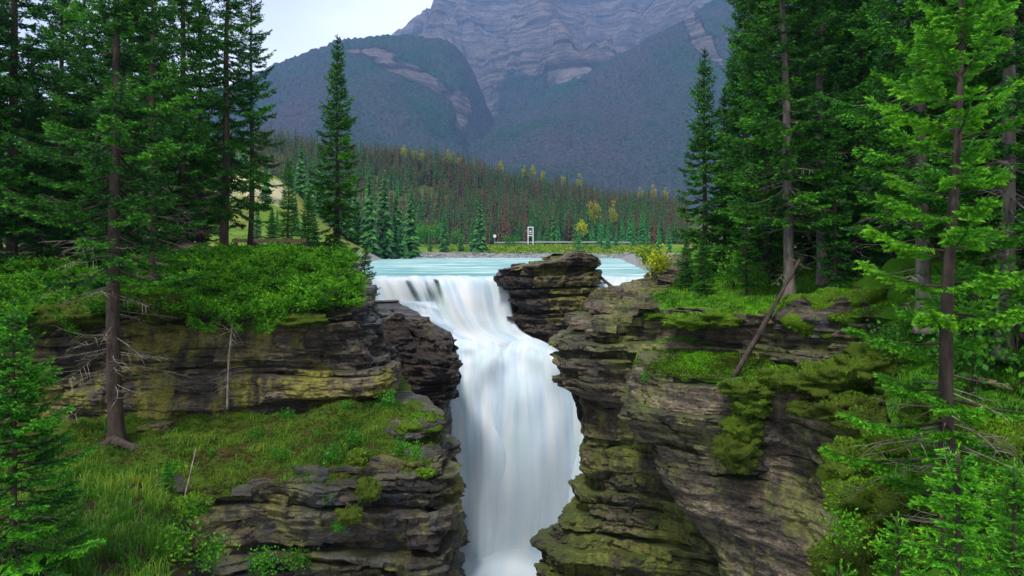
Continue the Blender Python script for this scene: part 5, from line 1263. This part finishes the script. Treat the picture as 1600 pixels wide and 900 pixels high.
# meadow by the far road
mx_ = scatter([(X_at(755, 222), 222), (X_at(1010, 222), 222), (X_at(1030, 250), 250), (X_at(640, 250), 250)], 5000, gV, 17)
grass('meadow_grass', mx_, 0.7, 4, 18, 'yellow-green meadow grass between the gravel bank and the far road', wid=0.09, lean=0.4, color=(2.6, 1.7, 1.4, 1))


def blob(seed, rx, ry, rz, n=26, rough=0.18, flat=0.0, freq=1.8):
    u = np.linspace(0, 2 * np.pi, 2 * n, endpoint=False); v = np.linspace(-np.pi / 2 * 0.98, np.pi / 2 * 0.98, n); U, Vv = np.meshgrid(u, v, indexing='ij')
    d = np.stack([np.cos(U) * np.cos(Vv), np.sin(U) * np.cos(Vv), np.sin(Vv)], -1)
    r = 1 + rough * fbm(d[..., 0] * freq + seed, d[..., 1] * freq, d[..., 2] * freq, 4, seed)
    p = d * r[..., None] * [rx, ry, rz]
    if flat:
        lz = np.round(p[..., 2] * 5) / 5; p[..., :2] *= (1 + flat * vn(lz * 7.7, 0.5, 0, seed))[..., None]
    q = np.concatenate([p, p[:1]], 0)
    return q.reshape(-1, 3), grid_faces(2 * n + 1, n)


def moss_cushion(parent, c, rx, ry, rz, seed, tint=0.5, color=(1, 1, 1, 1), fuzz=1.0):
    V, fs = blob(seed, rx, ry, rz, 22, 0.42, 0.0, 2.6); a = Acc(); a.add(V, fs, tint * 0.75)
    rng = np.random.default_rng(seed); area = 4 * math.pi * ((rx * ry) ** 1.6 / 3 + (rx * rz) ** 1.6 / 3 + (ry * rz) ** 1.6 / 3) ** (1 / 1.6); n = int(area * 520 * fuzz)
    k = rng.integers(0, len(fs), n); w = rng.dirichlet([1, 1, 1, 1], n); q = V[fs[k]]; p = (q * w[..., None]).sum(1)
    nr = p / np.array([rx, ry, rz]) ** 2; nr /= np.linalg.norm(nr, axis=1, keepdims=True); tn = np.cross(nr, rng.normal(size=(n, 3))); tn /= np.linalg.norm(tn, axis=1, keepdims=True) + 1e-9
    s = rng.uniform(0.035, 0.085, n)[:, None]
    T = np.stack([p - tn * s * 0.3, p + tn * s * 0.3, p + nr * s * 0.8 + np.cross(nr, tn) * s * 0.5], 1).reshape(-1, 3)
    tt = np.clip(tint + 0.1 + 0.38 * fbm(p[:, 0] * 2.2, p[:, 1] * 2.2, p[:, 2] * 2.2, 3, seed) + rng.normal(0, 0.12, n) + 0.20 * nr[:, 2], 0, 1)
    a.add(T, np.arange(3 * n).reshape(-1, 3), np.repeat(tt, 3))
    o = link('moss_cushion', a.mesh('moss_cushion', M['moss'], smooth=True), parent, tuple(c), color); return o


for i, (px, py, Y, rx, rz, t) in enumerate([(1165, 608, 20.4, 0.8, 0.26, 0.40), (1172, 632, 20.3, 0.6, 0.32, 0.62), (1160, 668, 20.4, 0.55, 0.36, 0.45), (1150, 695, 20.4, 0.62, 0.40, 0.33), (1156, 722, 20.4, 0.45, 0.30, 0.25), (1138, 708, 20.6, 0.35, 0.25, 0.3), (1290, 598, 19.2, 1.15, 0.42, 0.36),
                                            (1340, 575, 18.6, 0.8, 0.4, 0.42), (1225, 590, 20.2, 0.7, 0.3, 0.55), (1330, 640, 18.2, 1.0, 0.36, 0.22), (1365, 662, 17.6, 0.9, 0.35, 0.25), (1260, 640, 19.0, 0.5, 0.22, 0.25), (1375, 562, 18.6, 0.75, 0.5, 0.4),
                                            (1075, 503, 24.0, 0.9, 0.25, 0.7), (1035, 495, 25.6, 0.7, 0.16, 0.7), (1130, 497, 23.6, 0.8, 0.25, 0.7)]):
    moss_cushion(wallB, P(px, py, Y), rx, rx * 0.75, rz, 500 + i, t)
for i, (px, py, Y, rx, rz, t) in enumerate([(1350, 715, 14.4, 0.75, 0.5, 0.5), (1395, 690, 14.4, 0.7, 0.45, 0.5), (1365, 775, 13.8, 0.75, 0.5, 0.45), (1425, 690, 13.8, 0.6, 0.5, 0.62), (1330, 745, 13.9, 0.4, 0.4, 0.5), (1310, 870, 12.6, 0.45, 0.5, 0.35),
                                            (1420, 790, 13.0, 0.6, 0.4, 0.4), (1545, 690, 11.5, 0.9, 0.6, 0.55), (1570, 780, 10, 0.9, 0.6, 0.35), (1480, 640, 14, 0.9, 0.5, 0.6), (1450, 860, 11, 0.6, 0.4, 0.35), (1370, 850, 12, 0.6, 0.5, 0.3)]):
    moss_cushion(bpy.data.objects['right_slope'], on_ray(px, py + 12, gRslope, 7.5, 19, Y) - [0, 0, 0.05], rx, rx * 0.8, rz, 540 + i, t, fuzz=1.8)
for i, (px, py, Y, rx, rz, t) in enumerate([(575, 765, 17.3, 0.28, 0.25, 0.3), (560, 715, 17.8, 0.3, 0.2, 0.4), (545, 805, 17.2, 0.3, 0.2, 0.3), (665, 738, 17.9, 0.22, 0.1, 0.8), (300, 790, 15.4, 0.4, 0.22, 0.6)]):
    moss_cushion(wallC, P(px, py, Y), rx, rx * 0.7, rz, 560 + i, t)
for i, (px, py, Y, rx, rz, t) in enumerate([(110, 492, 21.7, 1.1, 0.4, 0.25), (200, 475, 22.2, 1.0, 0.35, 0.3), (250, 482, 22.0, 0.9, 0.4, 0.3), (470, 500, 22.0, 0.8, 0.2, 0.35)]):
    moss_cushion(wallA, P(px, py, Y), rx, rx * 0.6, rz, 580 + i, t, fuzz=0.8)


# ---------------------------------------------------------------- boulders, logs and small things
def boulder(px, py, Y, rx, ry, rz, seed, label, mat, moss=None, dz=0.0):
    p = P(px, py, Y); r = empty('boulder', tuple(p)); tag(r, label, 'boulder')
    V, fs = blob(seed, rx, ry, rz, 34, 0.28, 0.10); link('stone', make_mesh('stone', V, fs, M[mat], smooth=True, sharp=30), r)
    if moss:
        moss_cushion(r, (0, 0, rz * moss[0]), rx * 0.98, ry * 0.98, rz * moss[1], seed + 1, moss[2], color=(1.15, 1.25, 0.9, 1)).name = 'moss_cap'
    return r


boulder(300, 396, 30.2, 1.15, 0.9, 0.5, 601, 'brown layered boulder among the junipers on the left bank', 'rock_right')
boulder(280, 418, 27.6, 0.8, 0.6, 0.3, 603, 'flat tan rock at the foot of the brown boulder', 'rock_right')
boulder(1312, 506, 22.3, 1.85, 1.25, 0.9, 605, 'big overhanging boulder with a bright moss cap on the right bank', 'rock_low', (0.30, 0.85, 0.70))
boulder(470, 402, 29.5, 0.5, 0.4, 0.2, 607, 'small rock at the edge of the dirt patch', 'rock_low')
boulder(505, 410, 29, 0.55, 0.45, 0.28, 609, 'dark rock on the rim left of the lone pointed spruce', 'rock_low')
boulder(245, 667, 21.2, 0.5, 0.4, 0.16, 611, 'flat pale stone beside the roots of the ledge spruce', 'rock_left')
boulder(652, 668, 20.2, 0.75, 0.8, 0.3, 613, 'pointed moss-covered slab jutting from the ledge towards the falls', 'rock_low', (0.35, 0.8, 0.35))
boulder(18, 460, 24.0, 0.18, 0.2, 0.4, 615, 'pale upright rock half hidden in the left junipers', 'rock_right')


def log(name, pts, rad, mat, label, cat='log', sides=8, stubs=0, seed=0):
    pts = np.array(pts, float); n = 14; q = catmull(pts, n); rad = np.interp(np.linspace(0, 1, n), np.linspace(0, 1, len(rad)), rad)
    rng = np.random.default_rng(seed); V, fs = tube(q, rad, sides); V = V + 0.12 * rad.max() * rng.normal(size=V.shape); r = empty(name, (0, 0, 0)); tag(r, label, cat)
    link('stem', make_mesh('stem', V, fs, M[mat], smooth=True), r)
    for i in range(stubs):
        t = rng.uniform(0.15, 0.95); c = np.array([np.interp(t, np.linspace(0, 1, n), q[:, k]) for k in range(3)]); d = rng.normal(size=3); d /= np.linalg.norm(d); L = rng.uniform(0.2, 0.8)
        V, fs = tube([c, c + d * L * 0.5, c + d * L + [0, 0, -0.06]], [rad.mean() * 0.25, rad.mean() * 0.18, 0.004], 4); link('branch_stub', make_mesh('branch_stub', V, fs, M[mat], smooth=True), r)
    return r


log('leaning_log', [P(1146, 590, 21.5), P(1183, 526, 21.8), P(1214, 470, 22.1), P(1250, 405, 22.5)], [0.09, 0.08, 0.07, 0.05], 'bark', 'dead log leaning from the mossy step against the peeling trunk', stubs=7, seed=1)
log('driftwood_log', [P(936, 431, 43), P(950, 443, 42), P(967, 456, 40.5)], [0.10, 0.09, 0.05], 'bark', 'dark driftwood pole slanting down from the island rock', seed=2)
log('driftwood_log', [P(934, 452, 41.4), P(965, 453, 40.2), P(1016, 452, 39)], [0.10, 0.11, 0.09], 'palewood', 'pale yellow driftwood log lying level across the side channel', seed=3)
log('broken_log', [P(1505, 584, 15.9), P(1550, 599, 15.4), P(1615, 620, 14.8)], [0.05, 0.075, 0.085], 'palewood', 'broken yellow log end sticking out of the thicket', seed=4, stubs=2)
log('dead_branch', [P(1446, 372, 17.2), P(1520, 455, 16.4), P(1570, 505, 16.0), P(1645, 562, 15.4)], [0.02, 0.035, 0.045, 0.055], 'bark', 'dark dead branch sweeping down in front of the pale trunk', 'branch', stubs=9, seed=5)
log('dead_branch', [P(1500, 616, 15.6), P(1560, 646, 14.6), P(1625, 664, 14.0)], [0.02, 0.04, 0.045], 'bark', 'thin dark dead branch below the broken yellow log', 'branch', stubs=6, seed=6)
log('fallen_log', [P(1330, 455, 23.5), P(1430, 464, 22), P(1570, 478, 19.5)], [0.16, 0.17, 0.15], 'bark', 'fallen dark log lying behind the mossy boulder', stubs=10, seed=7)
log('exposed_root', [P(178, 688, 19.8), P(215, 701, 19.3), P(265, 708, 18.9)], [0.16, 0.10, 0.05], 'bark', 'thick exposed root reaching right from the ledge spruce', 'root', seed=8)
log('exposed_root', [P(175, 690, 19.8), P(150, 705, 19.2), P(118, 712, 18.6)], [0.16, 0.12, 0.06], 'bark', 'shorter exposed root reaching left from the ledge spruce', 'root', seed=9)
log('dead_branch', [P(160, 752, 16.8), P(185, 757, 16.6), P(215, 756, 16.6)], [0.035, 0.03, 0.02], 'deadwood', 'grey fallen stick on the bare soil below the ledge tree', 'branch', seed=10)
log('dead_branch', [P(285, 790, 15.4), P(296, 745, 15.6), P(306, 700, 16.0)], [0.018, 0.015, 0.01], 'deadwood', 'thin bare stick propped against the lower left cliff', 'branch', seed=11)
for k, (px, py0, py1, Y) in enumerate([(355, 640, 505, 21.2), (650, 700, 640, 19)][:1]):
    log('dead_sapling', [P(px, py0, Y), P(px + 2, (py0 + py1) / 2, Y), P(px + 8, py1, Y)], [0.04, 0.03, 0.01], 'deadwood', 'dead bare sapling standing against the upper left cliff', 'sapling', stubs=46, seed=12)
# grey slate slab where the right wall meets the water
r = empty('slate_slab', (0, 0, 0)); tag(r, 'pale grey slanting slate slab between the falls and the right ledges', 'rock')
for i in range(5):
    a, b = P(892 + i * 6, 615 + i * 12, 28.6 - 0.1 * i), P(938 + i * 3, 738 - i * 4, 28.2 - 0.1 * i); d = b - a; n1 = np.array([0.12 + 0.05 * i, 0.25, 0.05]); th = np.array([0.05, -0.05, 0.02]) * (1 + i * 0.3)
    u = np.linspace(0, 1, 14)[:, None]; j = 0.04 * np.random.default_rng(i).normal(size=(14, 3))
    e0 = a + d * u + j; e1 = e0 + n1; V = np.concatenate([e0, e1, e1 + th + [0.2, 0.5, 0], e0 + th + [0.25, 0.4, 0]]); q = np.arange(13)
    fs = np.concatenate([np.stack([q + o1 * 14, q + 1 + o1 * 14, q + 1 + o2 * 14, q + o2 * 14], 1) for o1, o2 in ((0, 1), (1, 2), (2, 3), (3, 0))])
    link('slate_sheet', make_mesh('slate_sheet', V, fs, M['slate']), r)


# loose slabs lying on the ledges: parts of the cliffs they broke from
def flat_slab(seed):
    rng = np.random.default_rng(seed); n = 7; th = np.sort(rng.uniform(0, 6.28, n) * 0.35 + np.arange(n) / n * 6.28 * 0.95); r = rng.uniform(0.65, 1.1, n); ring = np.stack([np.cos(th) * r, np.sin(th) * r * 0.65, 0 * th], 1)
    rows = [ring * [1.0, 1.0, 1] + [0, 0, -0.16], ring * rng.uniform(0.96, 1.05, (n, 1)) + [0, 0, -0.02], ring * rng.uniform(0.9, 1.02, (n, 1)) + [0, 0, 0.07], ring * 0.9 + [0, 0, 0.12]]
    V = np.concatenate(rows + [[[0, 0, 0.125]]]); V[:, 2] += 0.02 * rng.normal(size=len(V)); j = np.arange(n); jn = (j + 1) % n
    q = np.concatenate([np.stack([k * n + j, k * n + jn, (k + 1) * n + jn, (k + 1) * n + j], 1) for k in range(3)]); return V, [q, np.stack([3 * n + j, 3 * n + jn, np.full(n, 4 * n)], 1)]


SL = {m: [make_mesh('rock_slab', *flat_slab(700 + i), M[m]) for i in range(5)] for m in ('rock_right', 'rock_low', 'rock_wet', 'rock_isle')}
rl = np.random.default_rng(17)
def loose(parent, poly, n, gfun, mat, sz, zoff=0.0):
    for i, p in enumerate(scatter(poly, n, gfun, 900 + n)):
        o = link('rock_slab', SL[mat][i % 5], parent, (p[0], p[1], p[2] + zoff)); s = rl.uniform(*sz); o.scale = (s, s, s * rl.uniform(0.7, 1.5)); o.rotation_euler = (rl.normal(0, 0.07), rl.normal(0, 0.07), rl.normal(0.3, 0.5))
loose(wallG, G_top[2:9] + G_in[8:1:-1], 95, gRock, 'rock_right', (0.5, 1.3), -0.02)
loose(wallD, D_top[1:7], 16, lambda x, y: -1.85 + 0 * x, 'rock_wet', (0.5, 1.1))
loose(wallF, F_up[:-1], 16, gIsle, 'rock_isle', (0.5, 1.0), 0.02)
loose(wallC, C_top[2:7] + [(-3.0, 19.6), (-4.5, 18.7), (-7, 18.1)], 26, gLedge, 'rock_low', (0.3, 0.7), -0.03)
loose(wallA, [(-5.3, 23.2), (-5.25, 25), (-6.7, 28), (-8.4, 31), (-9.3, 30.6), (-7.6, 27.6), (-6.2, 24.6), (-6.2, 23)], 30, gL, 'rock_low', (0.4, 0.9), -0.02)
# leafy growth over the lower right slope
for i, p in enumerate(scatter([(6.6, 9.5), (7.8, 13), (9.6, 17), (11, 19.2), (15, 18), (12, 8.5), (7, 7.5)], 46, gRslope, 33)):
    shrub(HERB, i, p[0], p[1], p[2] - 0.05, rl.uniform(0.7, 1.4), 'leafy undergrowth plant on the slope under the leaning young spruce', 'undergrowth plants on the lower right slope', (0.6, 0.85, 0.8, 1), name='leafy_plant', cat='plant', names=('stem', 'leaves'))


# ---------------------------------------------------------------- road, rail, signs
def box(lo, hi):
    lo, hi = np.array(lo, float), np.array(hi, float)
    V = np.array([[(hi if i & 1 else lo)[0], (hi if i & 2 else lo)[1], (hi if i & 4 else lo)[2]] for i in range(8)])
    return V, np.array([[0, 2, 3, 1], [4, 5, 7, 6], [0, 1, 5, 4], [2, 6, 7, 3], [0, 4, 6, 2], [1, 3, 7, 5]])


M['asphalt'] = plain_mat('asphalt', (0.06, 0.06, 0.065), (0.12, 0.12, 0.125), 3, 0.9)
M['white'] = plain_mat('white_paint', (0.62, 0.63, 0.64), (0.78, 0.79, 0.80), 3, 0.5)
M['steel'] = plain_mat('galvanised', (0.24, 0.25, 0.26), (0.36, 0.37, 0.38), 3, 0.45, metallic=0.2)
M['dark_panel'] = plain_mat('sign_panel', (0.03, 0.05, 0.06), (0.05, 0.10, 0.12), 1, 0.5)
M['timber'] = plain_mat('timber', (0.05, 0.03, 0.02), (0.15, 0.10, 0.07), 6, 0.85)
xs_ = np.linspace(-70, 75, 60)
def zroad(x): return gV(x, np.full_like(x, 254.0)) + 0.15
Vr = np.concatenate([np.stack([xs_, np.full(60, y), zroad(xs_) + 0.02], 1) for y in (251.2, 258.5)]); q = np.arange(59)
tag(link('road', make_mesh('road', Vr, np.stack([q, q + 1, q + 61, q + 60], 1), M['asphalt'])), kind='structure')
g = tag(empty('guardrail', (0, 0, 0)), 'long pale steel guardrail along the far road', 'guardrail')
gx = np.linspace(X_at(772, 250), X_at(1015, 250), 50); gz = zroad(gx)
V = np.concatenate([np.stack([gx, np.full(50, y), gz + h], 1) for y, h in ((250, 0.42), (250, 0.95), (250.15, 0.95), (250.15, 0.42))]); q = np.arange(49)
link('rail', make_mesh('rail', V, np.concatenate([np.stack([q + a * 50, q + 1 + a * 50, q + 1 + b * 50, q + b * 50], 1) for a, b in ((0, 1), (1, 2), (2, 3), (3, 0))]), M['steel']), g)
pm = make_mesh('post', *box((-0.1, 0.16, -0.6), (0.1, 0.36, 0.9)), M['timber'])
for i in range(0, 50, 2): link('post', pm, g, (gx[i], 250, gz[i]))
c = P(829, 374, 249.0); s = tag(empty('road_sign', tuple(c)), 'tall white framed road sign on two posts beside the far road', 'sign')
for sx in (-1.05, 0.75): link('post', make_mesh('post', *box((sx, 0, -2.8), (sx + 0.3, 0.3, 4.3)), M['white']), s)
pn = link('panel', make_mesh('panel', *box((-0.74, 0.05, 1.5), (0.74, 0.2, 3.9)), M['dark_panel']), s)
link('top_bar', make_mesh('top_bar', *box((-1.05, 0.02, 4.31), (1.05, 0.28, 4.6)), M['white']), s)
link('lower_bar', make_mesh('lower_bar', *box((-0.74, 0.02, 1.2), (0.74, 0.28, 1.48)), M['white']), s)
link('white_mark', make_mesh('white_mark', *box((-0.45, 0.0, 2.75), (0.35, 0.04, 3.1)), M['white']), pn)
link('white_mark', make_mesh('white_mark', *box((-0.45, 0.0, 2.1), (0.45, 0.04, 2.35)), M['white']), pn)
c = P(773, 374, 249.0); s = tag(empty('small_sign', tuple(c)), 'small white square sign at the start of the guardrail', 'sign')
link('post', make_mesh('post', *box((-0.06, 0.05, -2.8), (0.06, 0.15, 1.0)), M['steel']), s); link('panel', make_mesh('panel', *box((-0.5, -0.05, 0.7), (0.5, 0.04, 1.7)), M['white']), s)
g = tag(empty('timber_rail', (0, 0, 0)), 'low dark timber rail along the trail behind the leaning spruce', 'railing')
za = 2.25
link('beam', make_mesh('beam', *box((X_at(362, 43), 43, za), (X_at(478, 43), 43.16, za + 0.22)), M['timber']), g)
link('lower_beam', make_mesh('lower_beam', *box((X_at(362, 43), 43.02, za - 0.42), (X_at(478, 43), 43.14, za - 0.26)), M['timber']), g)
pm = make_mesh('post', *box((-0.09, 0.17, -1.0), (0.09, 0.35, 0.28)), M['timber'])
for px in (366, 396, 425, 450, 475): link('post', pm, g, (X_at(px, 43), 43, za))
# gravel bar stones along the far shore
rs = np.random.default_rng(8); a = Acc()
for i in range(900):
    Y = rs.uniform(209, 222); px = rs.uniform(545, 1010); x = X_at(px, Y); z = float(gV(np.array([x]), np.array([Y]))[0]); r0 = rs.uniform(0.15, 0.55) * (1 + (rs.random() < 0.05))
    V = rs.normal(size=(8, 3)); V, fs = box((-r0, -r0, -r0 * 0.5), (r0, r0, r0 * 0.6)); V = V * rs.uniform(0.6, 1.2, V.shape) + [x, Y, z]; a.add(V, fs)
M['gravel'] = plain_mat('gravel_stone', (0.12, 0.12, 0.125), (0.36, 0.355, 0.36), 0.6, 0.9)
tag(link('gravel', a.mesh('gravel', M['gravel'])), 'grey cobbles strewn along the far shore', 'gravel', None, 'stuff')
